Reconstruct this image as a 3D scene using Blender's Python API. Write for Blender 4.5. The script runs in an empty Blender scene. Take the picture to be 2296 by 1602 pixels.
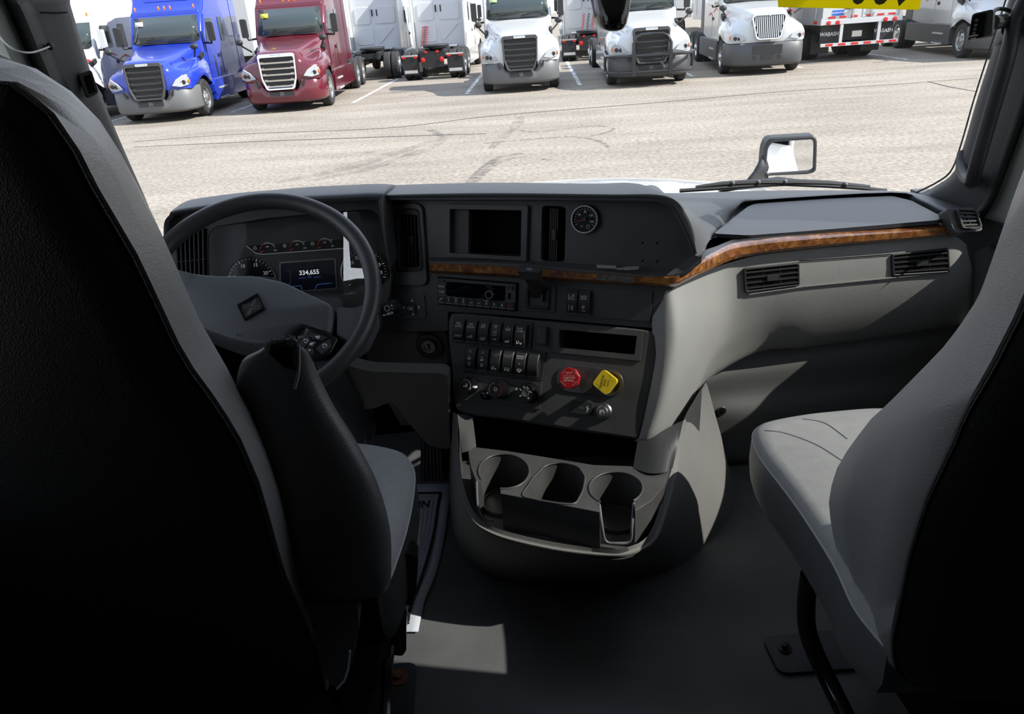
import bpy, bmesh, math, random
from math import sin, cos, pi, radians, atan2, sqrt
from mathutils import Vector, Matrix
from mathutils.geometry import tessellate_polygon, delaunay_2d_cdt
from mathutils.bvhtree import BVHTree
random.seed(7)
SC = bpy.context.scene
COL = SC.collection

# ------------------------------------------------------------------ camera
FPX, CX, CY = 1660.0, 1148.0, 801.0            # focal length and centre in pixels of the 2296 x 1602 frame
PITCH, YAW, ROLL, EYE = radians(25.3), radians(4.5), radians(4.0), 1.15
_h = Vector((-sin(YAW), cos(YAW), 0)); _z = Vector((0, 0, 1))
CF = _h*cos(PITCH) - _z*sin(PITCH)
_r0 = Vector((cos(YAW), sin(YAW), 0)); _u0 = _h*sin(PITCH) + _z*cos(PITCH)
CR = _r0*cos(ROLL) - _u0*sin(ROLL); CU = _u0*cos(ROLL) + _r0*sin(ROLL)
CP = Vector((0, 0, EYE))
cam = bpy.data.cameras.new('camera'); cam.sensor_width = 36; cam.lens = FPX/2296*36
cam.clip_start = 0.02; cam.clip_end = 500
camo = bpy.data.objects.new('camera', cam); COL.objects.link(camo)
camo.matrix_world = Matrix(((CR.x, CU.x, -CF.x, CP.x), (CR.y, CU.y, -CF.y, CP.y), (CR.z, CU.z, -CF.z, CP.z), (0, 0, 0, 1)))
SC.camera = camo

# ------------------------------------------------------------------ sky, sun, exposure
W = bpy.data.worlds.new('sky'); SC.world = W; W.use_nodes = True
wn, wl = W.node_tree.nodes, W.node_tree.links; wn.clear()
wo = wn.new('ShaderNodeOutputWorld'); wb = wn.new('ShaderNodeBackground')
tc = wn.new('ShaderNodeTexCoord'); sx = wn.new('ShaderNodeSeparateXYZ'); rp = wn.new('ShaderNodeValToRGB')
wl.new(tc.outputs['Generated'], sx.inputs[0]); wl.new(sx.outputs['Z'], rp.inputs[0])
rp.color_ramp.elements[0].position = 0.0; rp.color_ramp.elements[0].color = (0.86, 0.90, 0.95, 1)
rp.color_ramp.elements[1].position = 0.7; rp.color_ramp.elements[1].color = (0.52, 0.63, 0.85, 1)
wl.new(rp.outputs[0], wb.inputs[0]); wl.new(wb.outputs[0], wo.inputs[0])
wb.inputs[1].default_value = 1.25
SUNV = Vector((0.77, -0.15, 0.63)).normalized()
sl = bpy.data.lights.new('sun', 'SUN'); sl.energy = 6.5; sl.angle = radians(0.53); sl.color = (1.0, 0.955, 0.89)
so = bpy.data.objects.new('sun', sl); COL.objects.link(so); so.rotation_euler = SUNV.to_track_quat('Z', 'Y').to_euler()
SC.view_settings.view_transform = 'Standard'; SC.view_settings.look = 'None'
SC.view_settings.gamma = 1; SC.view_settings.use_curve_mapping = False; SC.view_settings.exposure = 0.6
SC.cycles.use_denoising = True
SC.cycles.max_bounces = 8; SC.cycles.transparent_max_bounces = 16
SC.cycles.caustics_reflective = False; SC.cycles.caustics_refractive = False

# ------------------------------------------------------------------ measuring helpers
def ray(x, y): return CR*((x-CX)/FPX) - CU*((y-CY)/FPX) + CF
def at(x, y, D): return CP + ray(x, y)*D                       # point at distance D along the optical axis
def atz(x, y, z): d = ray(x, y); return CP + d*((z-EYE)/d.z)   # point at height z
class Fr:                                                      # a flat working plane: origin, right, up, normal
    def __init__(s, o, r, u, n): s.o, s.r, s.u, s.n = Vector(o), Vector(r), Vector(u), Vector(n)
    def w(s, a, b, h=0.0): return s.o + s.r*a + s.u*b + s.n*h
    def off(s, h): return Fr(s.o + s.n*h, s.r, s.u, s.n)
    def hit(s, x, y):
        d = ray(x, y); return CP + d*((s.o-CP).dot(s.n)/d.dot(s.n))
    def p(s, x, y): q = s.hit(x, y) - s.o; return (q.dot(s.r), q.dot(s.u))
    def P(s, pts): return [s.p(*q) for q in pts]
    def sub(s, a, b, h=0.0, rot=0.0):
        c, k = cos(rot), sin(rot); return Fr(s.w(a, b, h), s.r*c + s.u*k, s.u*c - s.r*k, s.n)
def FA(p, a, t):                                               # faces the viewer, turned a to the left, tilted t upwards (degrees)
    a, t = radians(a), radians(t); h = Vector((-sin(a), -cos(a), 0)); z = Vector((0, 0, 1))
    n = h*cos(t) + z*sin(t); r = Vector((cos(a), -sin(a), 0)); return Fr(p, r, n.cross(r), n)
FRONT = Fr((0, 0, 0), (1, 0, 0), (0, 0, 1), (0, -1, 0))
BACK = Fr((0, 0, 0), (-1, 0, 0), (0, 0, 1), (0, 1, 0))
RIGHT = Fr((0, 0, 0), (0, 1, 0), (0, 0, 1), (1, 0, 0))
LEFT = Fr((0, 0, 0), (0, -1, 0), (0, 0, 1), (-1, 0, 0))
TOP = Fr((0, 0, 0), (1, 0, 0), (0, 1, 0), (0, 0, 1))

def rr(pts, r, seg=5):                                         # round the corners of a 2-D polygon
    out = []; n = len(pts)
    for i in range(n):
        p0, p1, p2 = [Vector(q) for q in (pts[i-1], pts[i], pts[(i+1) % n])]
        a, b = p0-p1, p2-p1; k = r[i] if isinstance(r, (list, tuple)) else r
        k = min(k, a.length*.48, b.length*.48)
        if k <= 1e-6: out.append(tuple(p1)); continue
        A, B = p1 + a.normalized()*k, p1 + b.normalized()*k
        for j in range(seg+1):
            t = j/seg; q = A*(1-t)**2 + p1*2*t*(1-t) + B*t*t; out.append((q.x, q.y))
    return out
def crom(P, n):                                                # Catmull-Rom through points, n steps each
    P = [Vector(p) for p in P]; out = []
    for i in range(len(P)-1):
        a = P[i-1] if i else P[0]*2-P[1]; b, c = P[i], P[i+1]; d = P[i+2] if i+2 < len(P) else P[i+1]*2-P[i]
        for j in range(n):
            t = j/n; out.append(.5*((2*b) + (c-a)*t + (2*a-5*b+4*c-d)*t*t + (3*b-a-3*c+d)*t**3))
    out.append(P[-1]); return out
def circ(c, r, n=32, ry=None, a0=0.0): return [(c[0]+r*cos(a0+2*pi*i/n), c[1]+(ry or r)*sin(a0+2*pi*i/n)) for i in range(n)]
def resample(P, n):
    P = [Vector(p) for p in P]; L = [0]
    for i in range(1, len(P)): L.append(L[-1]+(P[i]-P[i-1]).length)
    out = []
    for k in range(n):
        s = L[-1]*k/(n-1); i = 0
        while i < len(P)-2 and L[i+1] < s: i += 1
        t = (s-L[i])/max(1e-9, L[i+1]-L[i]); out.append(P[i].lerp(P[i+1], min(1, max(0, t))))
    return out

_fonts = {}
def text_mesh(s, size, bold=0.0, align='CENTER'):
    k = (s, bold, align)
    if k not in _fonts:
        c = bpy.data.curves.new('t', 'FONT'); c.body = s; c.size = 1; c.align_x = align; c.align_y = 'CENTER'; c.offset = bold
        c.resolution_u = 3; c.space_line = .95
        o = bpy.data.objects.new('t', c); me = bpy.data.meshes.new_from_object(o)
        _fonts[k] = ([tuple(v.co) for v in me.vertices], [tuple(p.vertices) for p in me.polygons])
        bpy.data.objects.remove(o); bpy.data.meshes.remove(me); bpy.data.curves.remove(c)
    return _fonts[k]

def inside(l, x, y):
    r = False; n = len(l)
    for i in range(n):
        (x0, y0), (x1, y1) = l[i-1][:2], l[i][:2]
        if (y0 > y) != (y1 > y) and x < (x1-x0)*(y-y0)/(y1-y0)+x0: r = not r
    return r
def triangles(loops):                                          # triangles of an outline with openings
    if len(loops) == 1: return [tuple(t) for t in tessellate_polygon([[Vector((a, b, 0)) for a, b in loops[0]]])]
    flat = [q for l in loops for q in l]; ed = []; k = 0
    for l in loops: n = len(l); ed += [(k+i, k+(i+1) % n) for i in range(n)]; k += n
    vs, _, fs, ov, _, _ = delaunay_2d_cdt([Vector(q) for q in flat], ed, [], 1, 1e-9); out = []
    for f in fs:
        i = [ov[j][0] if ov[j] else None for j in f]
        if None in i: continue
        x = sum(flat[j][0] for j in i)/3; y = sum(flat[j][1] for j in i)/3
        if inside(loops[0], x, y) and not any(inside(h, x, y) for h in loops[1:]): out.append(tuple(i))
    return out
class M:                                                       # collects shapes into ONE mesh
    def __init__(s): s.b = bmesh.new()
    def v(s, p): return s.b.verts.new(p)
    def face(s, pts):
        try: return s.b.faces.new([p if isinstance(p, bmesh.types.BMVert) else s.v(p) for p in pts])
        except ValueError: return None
    def prism(s, fr, pts, h0, h1, holes=(), back=False):
        loops = [list(pts)] + [list(h) for h in holes]
        flat = [q for l in loops for q in l]
        fv = [s.v(fr.w(a, b, h1)) for a, b in flat]; bv = [s.v(fr.w(a, b, h0)) for a, b in flat]
        for t in triangles(loops):
            a, b, c = t; A, B, Cc = flat[a], flat[b], flat[c]
            ccw = (B[0]-A[0])*(Cc[1]-A[1]) - (B[1]-A[1])*(Cc[0]-A[0])
            if abs(ccw) < 1e-14: continue
            t = (a, b, c) if ccw > 0 else (a, c, b)
            s.face([fv[i] for i in t])
            if back: s.face([bv[i] for i in t[::-1]])
        k = 0
        for l in loops:
            n = len(l)
            for i in range(n): s.face([fv[k+i], fv[k+(i+1) % n], bv[k+(i+1) % n], bv[k+i]])
            k += n
        return s
    def box(s, fr, a0, a1, b0, b1, h0, h1): return s.prism(fr, [(a0, b0), (a1, b0), (a1, b1), (a0, b1)], h0, h1, back=True)
    def lathe(s, fr, c, prof, n=32, cap0=False, cap1=True):
        rings = [[s.v(fr.w(c[0]+r*cos(2*pi*i/n), c[1]+r*sin(2*pi*i/n), h)) for i in range(n)] for r, h in prof]
        for A, B in zip(rings, rings[1:]):
            for i in range(n): s.face([A[i], A[(i+1) % n], B[(i+1) % n], B[i]])
        if cap0: s.face(rings[0][::-1])
        if cap1: s.face(rings[-1])
        return s
    def loft(s, secs, closed=True, cap=True):
        R = [[s.v(p) for p in q] for q in secs]; n = len(R[0])
        for A, B in zip(R, R[1:]):
            for i in range(n if closed else n-1): s.face([A[i], A[(i+1) % n], B[(i+1) % n], B[i]])
        if cap and closed: s.face(R[0][::-1]); s.face(R[-1])
        return s
    def tube(s, path, r, n=10, cap=True):
        P = [Vector(p) for p in path]; secs = []; up = None
        for i, p in enumerate(P):
            d = (P[min(i+1, len(P)-1)] - P[max(i-1, 0)]).normalized()
            if up is None: up = d.orthogonal().normalized()
            x = (up - d*up.dot(d)); x = x.normalized() if x.length > 1e-6 else d.orthogonal().normalized(); up = x; y = d.cross(x)
            q = r[i] if isinstance(r, (list, tuple)) else r
            secs.append([p + x*(q*cos(2*pi*k/n)) + y*(q*sin(2*pi*k/n)) for k in range(n)])
        return s.loft(secs, True, cap)
    def torus(s, fr, R, r, n=96, m=16, a0=0, a1=2*pi, sq=1.0):
        secs = []; full = abs(a1-a0-2*pi) < 1e-6
        for i in range(n+1):
            a = a0+(a1-a0)*i/n; secs.append([fr.w((R+r*cos(2*pi*k/m))*cos(a), (R+r*cos(2*pi*k/m))*sin(a), r*sq*sin(2*pi*k/m)) for k in range(m)])
        return s.loft(secs, True, not full)
    def surf(s, grid, nu=4, nv=4):                             # smooth skin through a grid of points (rows of columns)
        rows = [crom(r, nu) for r in grid]; cols = [crom([r[i] for r in rows], nv) for i in range(len(rows[0]))]
        R = [[s.v(p) for p in c] for c in cols]
        for A, B in zip(R, R[1:]):
            for i in range(len(A)-1): s.face([A[i], A[i+1], B[i+1], B[i]])
        return s
    def ribbon(s, fr, pts, w, h, th=.0002, close=False):       # a flat line of width w drawn on a plane
        P = [Vector((a, b)) for a, b in pts]
        if close: P = P + [P[0]]
        for A, B in zip(P, P[1:]):
            d = B-A
            if d.length < 1e-9: continue
            d.normalize(); q = Vector((-d.y, d.x))*(w/2); e = d*(w*.35)
            s.prism(fr, [tuple(A-e-q), tuple(B+e-q), tuple(B+e+q), tuple(A-e+q)], h-th, h)
        return s
    def text(s, fr, c, size, t, h, rot=0.0, bold=0.0, mirror=False, align='CENTER', sx=1.0):
        vs, ps = text_mesh(t, size, bold, align); k, q = cos(rot), sin(rot); m = -1 if mirror else 1
        V = [s.v(fr.w(c[0]+(x*m*k*sx-y*q)*size, c[1]+(x*m*q*sx+y*k)*size, h)) for x, y, _ in vs]
        for p in ps: s.face([V[i] for i in (p if not mirror else p[::-1])])
        return s
    def ball(s, c, r, n=12, m=8, sc=(1, 1, 1)):
        c = Vector(c); R = []
        for j in range(1, m):
            t = pi*j/m; R.append([s.v((c.x+r*sc[0]*sin(t)*cos(2*pi*i/n), c.y+r*sc[1]*sin(t)*sin(2*pi*i/n), c.z+r*sc[2]*cos(t))) for i in range(n)])
        a, b = s.v(c+Vector((0, 0, r*sc[2]))), s.v(c-Vector((0, 0, r*sc[2])))
        for i in range(n):
            s.face([a, R[0][i], R[0][(i+1) % n]]); s.face([b, R[-1][(i+1) % n], R[-1][i]])
            for A, B in zip(R, R[1:]): s.face([A[i], B[i], B[(i+1) % n], A[(i+1) % n]])
        return s
    def build(s, name, mat, parent=None, bevel=0.0, smooth=35, seg=2, sub=0, label=None, weld=True, flip=True, solid=0.0):
        if weld: bmesh.ops.remove_doubles(s.b, verts=s.b.verts, dist=1e-6)
        if flip: bmesh.ops.recalc_face_normals(s.b, faces=s.b.faces)
        me = bpy.data.meshes.new(name); s.b.to_mesh(me); s.b.free()
        for f in me.polygons: f.use_smooth = True
        if not sub: me.set_sharp_from_angle(angle=radians(smooth))
        me.materials.append(mat)
        o = bpy.data.objects.new(name, me); COL.objects.link(o)
        if parent is not None:
            o.parent = parent
            if parent.type == 'EMPTY': o.matrix_parent_inverse = Matrix.Translation(-parent.location)
        if solid:
            m = o.modifiers.new('solid', 'SOLIDIFY'); m.thickness = solid; m.offset = -1
        if bevel:
            m = o.modifiers.new('bevel', 'BEVEL'); m.width = bevel; m.segments = seg; m.limit_method = 'ANGLE'; m.angle_limit = radians(40); m.harden_normals = False
        if sub:
            m = o.modifiers.new('sub', 'SUBSURF'); m.levels = sub; m.render_levels = sub
        if label: o['label'] = label
        return o
def tag(o, label, cat, group=None):
    o['label'] = label; o['category'] = cat
    if group: o['group'] = group
    return o
def thing(name, label, cat, loc=(0, 0, 0), group=None):
    o = bpy.data.objects.new(name, None); COL.objects.link(o); o.location = loc; o.empty_display_size = .1
    return tag(o, label, cat, group)
def struct(o): o['kind'] = 'structure'; return o

# ------------------------------------------------------------------ materials
def mat(name, col, rough=.5, metal=0.0, spec=.5, grain=0.0, gscale=900.0, coat=0.0, emit=0.0, var=0.0, vscale=8.0, gtype='VORONOI'):
    m = bpy.data.materials.new(name); m.use_nodes = True; n, l = m.node_tree.nodes, m.node_tree.links
    b = n['Principled BSDF']; b.inputs['Base Color'].default_value = (*col, 1); b.inputs['Roughness'].default_value = rough
    b.inputs['Metallic'].default_value = metal; b.inputs['Specular IOR Level'].default_value = spec
    if coat: b.inputs['Coat Weight'].default_value = coat; b.inputs['Coat Roughness'].default_value = .04
    if emit: b.inputs['Emission Color'].default_value = (*col, 1); b.inputs['Emission Strength'].default_value = emit
    t = n.new('ShaderNodeTexCoord')
    if grain:
        if gtype == 'VORONOI': x = n.new('ShaderNodeTexVoronoi'); x.inputs['Scale'].default_value = gscale; out = x.outputs['Distance']
        else: x = n.new('ShaderNodeTexNoise'); x.inputs['Scale'].default_value = gscale; x.inputs['Detail'].default_value = 4; out = x.outputs[0]
        bp = n.new('ShaderNodeBump'); bp.inputs['Strength'].default_value = grain; bp.inputs['Distance'].default_value = 1.0/gscale
        l.new(t.outputs['Object'], x.inputs['Vector']); l.new(out, bp.inputs['Height']); l.new(bp.outputs[0], b.inputs['Normal'])
    if var:
        x = n.new('ShaderNodeTexNoise'); x.inputs['Scale'].default_value = vscale; x.inputs['Detail'].default_value = 6
        r = n.new('ShaderNodeValToRGB'); r.color_ramp.elements[0].position = .3; r.color_ramp.elements[1].position = .7
        r.color_ramp.elements[0].color = (*[c*(1-var) for c in col], 1); r.color_ramp.elements[1].color = (*[min(1, c*(1+var)) for c in col], 1)
        l.new(t.outputs['Object'], x.inputs['Vector']); l.new(x.outputs[0], r.inputs[0]); l.new(r.outputs[0], b.inputs['Base Color'])
    return m
def glass(name, tint, refl=1.0, rough=0.0, alpha=1.0):                   # a thin pane: see-through with mirror-like reflections
    m = bpy.data.materials.new(name); m.use_nodes = True; n, l = m.node_tree.nodes, m.node_tree.links; n.clear()
    o = n.new('ShaderNodeOutputMaterial'); t = n.new('ShaderNodeBsdfTransparent'); g = n.new('ShaderNodeBsdfGlossy'); f = n.new('ShaderNodeFresnel')
    mx = n.new('ShaderNodeMixShader'); k = n.new('ShaderNodeMath'); k.operation = 'MULTIPLY'; k.inputs[1].default_value = refl
    t.inputs[0].default_value = (*tint, 1); g.inputs['Roughness'].default_value = rough; f.inputs[0].default_value = 1.5
    l.new(f.outputs[0], k.inputs[0]); l.new(k.outputs[0], mx.inputs[0]); l.new(t.outputs[0], mx.inputs[1]); l.new(g.outputs[0], mx.inputs[2]); l.new(mx.outputs[0], o.inputs[0])
    return m
PL = dict(
    black=mat('black_plastic', (.032, .033, .034), .45, grain=.12, gscale=1400),
    panel=mat('satin_black_panel', (.072, .073, .073), .42, grain=.08, gscale=1600, var=.12, vscale=14),
    gloss=mat('gloss_black', (.008, .008, .009), .12),
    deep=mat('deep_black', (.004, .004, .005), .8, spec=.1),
    grey=mat('grained_grey_plastic', (.33, .33, .314), .5, grain=.4, gscale=900, var=.06, vscale=5),
    dgrey=mat('dark_grey_plastic', (.085, .086, .085), .5, grain=.4, gscale=700),
    pad=mat('dash_pad_plastic', (.085, .087, .092), .42, grain=.3, gscale=1000),
    knee=mat('brown_grey_plastic', (.13, .121, .11), .6, grain=.4, gscale=800),
    console=mat('console_grey_plastic', (.24, .237, .225), .55, grain=.5, gscale=800, var=.05, vscale=7),
    bin=mat('console_tray_plastic', (.080, .080, .078), .38, grain=.12, gscale=1200, var=.15, vscale=16),
    rubber=mat('floor_rubber', (.135, .14, .14), .55, grain=.35, gscale=420, gtype='NOISE', var=.25, vscale=5),
    leather=mat('grey_leather', (.21, .212, .212), .42, grain=.2, gscale=480),
    leatherd=mat('black_leather', (.10, .102, .105), .38, grain=.14, gscale=480),
    vinyl=mat('black_vinyl', (.006, .007, .008), .55, grain=.25, gscale=500),
    fabric=mat('grey_fabric', (.34, .34, .325), .9, spec=.1, grain=.5, gscale=800, gtype='NOISE', var=.05, vscale=40),
    mesh=mat('dark_fabric', (.045, .043, .040), .9, spec=.1, grain=.8, gscale=900),
    white=mat('white_print', (.80, .80, .78), .6),
    grey_print=mat('grey_print', (.34, .34, .34), .6),
    red=mat('red_plastic', (.42, .012, .016), .35), yellow=mat('yellow_plastic', (.82, .60, .02), .38),
    redp=mat('red_print', (.60, .03, .03), .5), blueline=mat('blue_print', (.04, .10, .35), .5),
    chrome=mat('chrome', (.75, .76, .78), .12, metal=1), steel=mat('worn_steel', (.36, .36, .36), .35, metal=1, var=.2, vscale=40),
    rust=mat('rusty_steel', (.22, .085, .04), .75, grain=.5, gscale=500, gtype='NOISE', var=.4, vscale=60),
    screen=mat('dark_screen', (.004, .005, .010), .08), screenb=mat('screen_blue', (.010, .014, .032), .15),
    lit=mat('lit_digits', (.90, .92, .96), .5, emit=.40), dialp=mat('glowing_print', (.80, .80, .80), .5, emit=.10), dialr=mat('glowing_red', (.60, .04, .03), .5, emit=.15), wheel=mat('wheel_leather', (.045, .046, .048), .40, grain=.12, gscale=900), curtain=mat('dark_sleeper_lining', (.05, .05, .052), .9), doorgrey=mat('door_frame_grey', (.48, .52, .50), .5),  # faint emission added to the dial prints, to brighten them
    stitch=mat('stitch_thread', (.45, .46, .46), .8), paper=mat('paper_mat', (.62, .66, .72), .85, var=.06, vscale=12),
    ink=mat('black_ink', (.012, .012, .014), .7), felt=mat('headliner_felt', (.60, .60, .58), .95, grain=.4, gscale=500),
    mirror=mat('mirror_glass', (.85, .86, .87), .02, metal=1), lip=mat('pale_edge_plastic', (.16, .165, .18), .35),  # paler tone for key edges and slot rims
)
WSG = glass('windshield_glass', (.96, .975, .97), .55)
SIDEG = glass('side_window_glass', (.97, .985, .98), .6)
LENS = glass('cluster_lens', (.92, .92, .92), .6); LENS_REFL = glass('cluster_lens_boosted_reflection', (.92, .92, .92), 7.0)  # second lens material: reflectivity boosted to put a bright reflection there

def wood_mat():
    m = bpy.data.materials.new('burl_wood'); m.use_nodes = True; n, l = m.node_tree.nodes, m.node_tree.links; b = n['Principled BSDF']
    t = n.new('ShaderNodeTexCoord'); a = n.new('ShaderNodeTexNoise'); a.inputs['Scale'].default_value = 26; a.inputs['Detail'].default_value = 8; a.inputs['Distortion'].default_value = 2.2
    v = n.new('ShaderNodeTexVoronoi'); v.inputs['Scale'].default_value = 55; mx = n.new('ShaderNodeMix'); mx.data_type = 'FLOAT'; mx.inputs[0].default_value = .35
    r = n.new('ShaderNodeValToRGB'); e = r.color_ramp.elements
    e[0].position = .30; e[0].color = (.060, .018, .008, 1); e[1].position = .70; e[1].color = (.66, .32, .085, 1)
    x = e.new(.45); x.color = (.20, .065, .018, 1); x = e.new(.56); x.color = (.34, .125, .030, 1)
    l.new(t.outputs['Object'], a.inputs['Vector']); l.new(a.outputs['Color'], v.inputs['Vector']); l.new(a.outputs[0], mx.inputs[2]); l.new(v.outputs['Distance'], mx.inputs[3])
    l.new(mx.outputs[0], r.inputs[0]); l.new(r.outputs[0], b.inputs['Base Color'])
    b.inputs['Roughness'].default_value = .35; b.inputs['Coat Weight'].default_value = 1; b.inputs['Coat Roughness'].default_value = .05
    return m
PL['wood'] = wood_mat()
def asphalt():
    m = bpy.data.materials.new('worn_pale_asphalt'); m.use_nodes = True; n, l = m.node_tree.nodes, m.node_tree.links; b = n['Principled BSDF']
    t = n.new('ShaderNodeTexCoord'); mp = n.new('ShaderNodeMapping'); mp.inputs['Scale'].default_value = (.28, 1.0, 1)
    a = n.new('ShaderNodeTexNoise'); a.inputs['Scale'].default_value = .9; a.inputs['Detail'].default_value = 7; a.inputs['Roughness'].default_value = .62
    c = n.new('ShaderNodeTexNoise'); c.inputs['Scale'].default_value = 14; c.inputs['Detail'].default_value = 4; c.inputs['Roughness'].default_value = .7
    l.new(t.outputs['Object'], mp.inputs[0]); l.new(mp.outputs[0], a.inputs['Vector']); l.new(t.outputs['Object'], c.inputs['Vector'])
    r = n.new('ShaderNodeValToRGB'); e = r.color_ramp.elements; e[0].position = .30; e[0].color = (.215, .190, .160, 1); e[1].position = .68; e[1].color = (.325, .290, .246, 1)
    r2 = n.new('ShaderNodeValToRGB'); e = r2.color_ramp.elements; e[0].position = .30; e[0].color = (.55, .54, .53, 1); e[1].position = .68; e[1].color = (1.32, 1.31, 1.29, 1)
    mx = n.new('ShaderNodeMix'); mx.data_type = 'RGBA'; mx.blend_type = 'MULTIPLY'; mx.inputs[0].default_value = 1
    l.new(a.outputs[0], r.inputs[0]); l.new(c.outputs[0], r2.inputs[0]); l.new(r.outputs[0], mx.inputs[6]); l.new(r2.outputs[0], mx.inputs[7]); l.new(mx.outputs[2], b.inputs['Base Color'])
    b.inputs['Roughness'].default_value = .9; b.inputs['Specular IOR Level'].default_value = .2
    return m
# ================================================================== the lot outside
G = -1.2
M().box(TOP, -160, 160, -120, 220, -.05, 0).build('ground', asphalt())
gr = bpy.data.objects['ground']; gr.location = (0, 0, G); struct(gr)
mk = PL['mark'] = mat('tyre_rubber_mark', (.075, .070, .066), .9)
def faded(name, col, dens, scale):
    m = bpy.data.materials.new(name); m.use_nodes = True; n, l = m.node_tree.nodes, m.node_tree.links; b = n['Principled BSDF']
    b.inputs['Base Color'].default_value = (*col, 1); b.inputs['Roughness'].default_value = .9
    t = n.new('ShaderNodeTexCoord'); x = n.new('ShaderNodeTexNoise'); x.inputs['Scale'].default_value = scale; x.inputs['Detail'].default_value = 5
    r = n.new('ShaderNodeMapRange'); r.inputs[1].default_value = .35; r.inputs[2].default_value = .75; r.inputs[3].default_value = 0; r.inputs[4].default_value = dens
    l.new(t.outputs['Object'], x.inputs['Vector']); l.new(x.outputs[0], r.inputs[0]); l.new(r.outputs[0], b.inputs['Alpha']); return m
MARK = faded('faded_tyre_rubber', (.08, .075, .072), .62, 5)
SMEAR = faded('faint_scuff', (.13, .12, .11), .34, 3)
LINEP = faded('worn_white_paint', (.80, .80, .77), 1.9, 6)
def ground_strip(name, pts, w, m, z=.004, par=gr):
    P = crom([atz(x, y, G) for x, y in pts], 6); q = M(); A = []
    for i, p in enumerate(P):
        d = (P[min(i+1, len(P)-1)]-P[max(i-1, 0)]); d.z = 0; d.normalize(); s = Vector((-d.y, d.x, 0))*(w/2*(.5+.5*sin(pi*min(1, max(.08, i/(len(P)-1))))))
        A.append((p+s, p-s))
    for (a, b), (c, d) in zip(A, A[1:]): q.face([Vector((v.x, v.y, z)) for v in (a, b, d, c)])
    return q.build(name, m, par)
gr.name = 'ground'
for k, (pts, w, mm) in enumerate([
    ([(1040, 424), (1068, 392), (1105, 362), (1140, 349), (1172, 344)], .16, MARK), ([(1052, 424), (1078, 396), (1112, 368), (1150, 356), (1180, 352)], .12, MARK),
    ([(955, 291), (975, 296), (992, 308)], .2, MARK), ([(620, 410), (760, 382), (880, 345), (992, 310)], .4, SMEAR), ([(700, 405), (830, 378), (960, 332), (1010, 300)], .3, SMEAR),
    ([(1085, 322), (1160, 315), (1240, 309), (1300, 308), (1345, 318), (1366, 332)], .13, MARK), ([(1168, 262), (1160, 278), (1150, 292)], .28, SMEAR), ([(1100, 335), (1128, 306), (1152, 290)], .22, SMEAR),
    ([(1158, 291), (1200, 296), (1290, 287), (1345, 283), (1376, 290), (1350, 300), (1296, 311)], .10, MARK),
    ([(1215, 357), (1242, 361)], .1, MARK), ([(810, 341), (835, 343)], .3, SMEAR)]):
    ground_strip('tire_mark', pts, w, mm)
for pts in ([(300, 318), (540, 301), (860, 288), (1080, 263), (1250, 248), (1500, 228), (1750, 206), (2000, 190), (2192, 175)], [(2080, 183), (2130, 195), (2192, 206)], [(300, 330), (620, 316), (900, 306), (1090, 300)]):
    ground_strip('crack', pts, .075, mat('asphalt_crack', (.07, .065, .06), .9))
for i, x0 in enumerate((-13.3, -9.75, -6.15, -2.72, .78, 4.35, 7.85, 11.35, 15.2)):
    q = M(); y0 = 22.3+.16*(x0+13); q.face([(x0-.065, y0, .006), (x0+.065, y0, .006), (x0-.22+.065, y0+11, .006), (x0-.22-.065, y0+11, .006)])
    o = q.build('parking_line', LINEP); o.location.z = G; struct(o)

# ------------------------------------------------------------------ trucks
def paint(n, c, r=.22): return mat(n, c, r, coat=.6)
WHITE = paint('white_paint', (.52, .53, .53)); BLUE = paint('blue_paint', (.012, .036, .36)); RED = paint('maroon_paint', (.10, .007, .017)); PALE = paint('pale_grey_paint', (.62, .64, .66), .4)
BUMP = mat('grey_bumper_plastic', (.115, .118, .122), .5); BUMPD = mat('dark_bumper_plastic', (.062, .064, .067), .5); GRL = mat('dark_grille', (.045, .046, .048), .45); GRLB = mat('grille_mesh', (.012, .012, .012), .6)
TYRE = mat('tyre', (.022, .022, .023), .8, grain=.3, gscale=60); RIM = mat('aluminium_rim', (.66, .66, .65), .28, metal=.9); RIMW = mat('white_rim', (.75, .75, .74), .4); TBLK = mat('truck_black', (.018, .018, .019), .55)
AMB = mat('amber_lamp', (.75, .16, .015), .25); REDL = mat('red_lamp', (.55, .02, .02), .25); TGLASS = mat('truck_glass', (.030, .042, .042), .04, spec=.8); LAMP = mat('lamp_lens', (.34, .36, .38), .08, coat=1); ALU = mat('bare_aluminium', (.60, .61, .62), .4, metal=.6, var=.06, vscale=2)
SWOOSH = mat('red_decal', (.45, .02, .03), .4); STICK = mat('green_sticker', (.55, .72, .30), .6)
HAIR = mat('dark_curtain', (.10, .10, .10), .9)

def wheel(par, x, y, out, rim=RIM, R=.51, w=.28, name='wheel', holes=True):
    fr = Fr((x, y, R), (0, out, 0), (0, 0, 1), (out, 0, 0))
    o = M().lathe(fr, (0, 0), [(R*.58, -w), (R*.93, -w), (R, -w*.85), (R, -w*.15), (R*.93, 0), (R*.62, .0), (R*.58, -.03)], 36, cap0=True, cap1=False).build(name, TYRE, par)
    q = M().lathe(fr, (0, 0), [(R*.6, -.01), (R*.56, -.015), (R*.52, -.09), (R*.36, -.045), (R*.22, -.035), (R*.20, .04), (R*.12, .05)], 32)
    for i in range(10): q.lathe(fr, (R*.27*cos(i*pi/5), R*.27*sin(i*pi/5)), [(.022, -.04), (.022, -.005)], 6)
    rm = q.build('rim', rim, o)
    if holes:
        h = M()
        for i in range(10): h.lathe(fr, (R*.43*cos(i*pi/5+.3), R*.43*sin(i*pi/5+.3)), [(.034, -.09), (.034, -.054)], 10)
        h.build('hole_pattern', TBLK, o)
    return o
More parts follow.
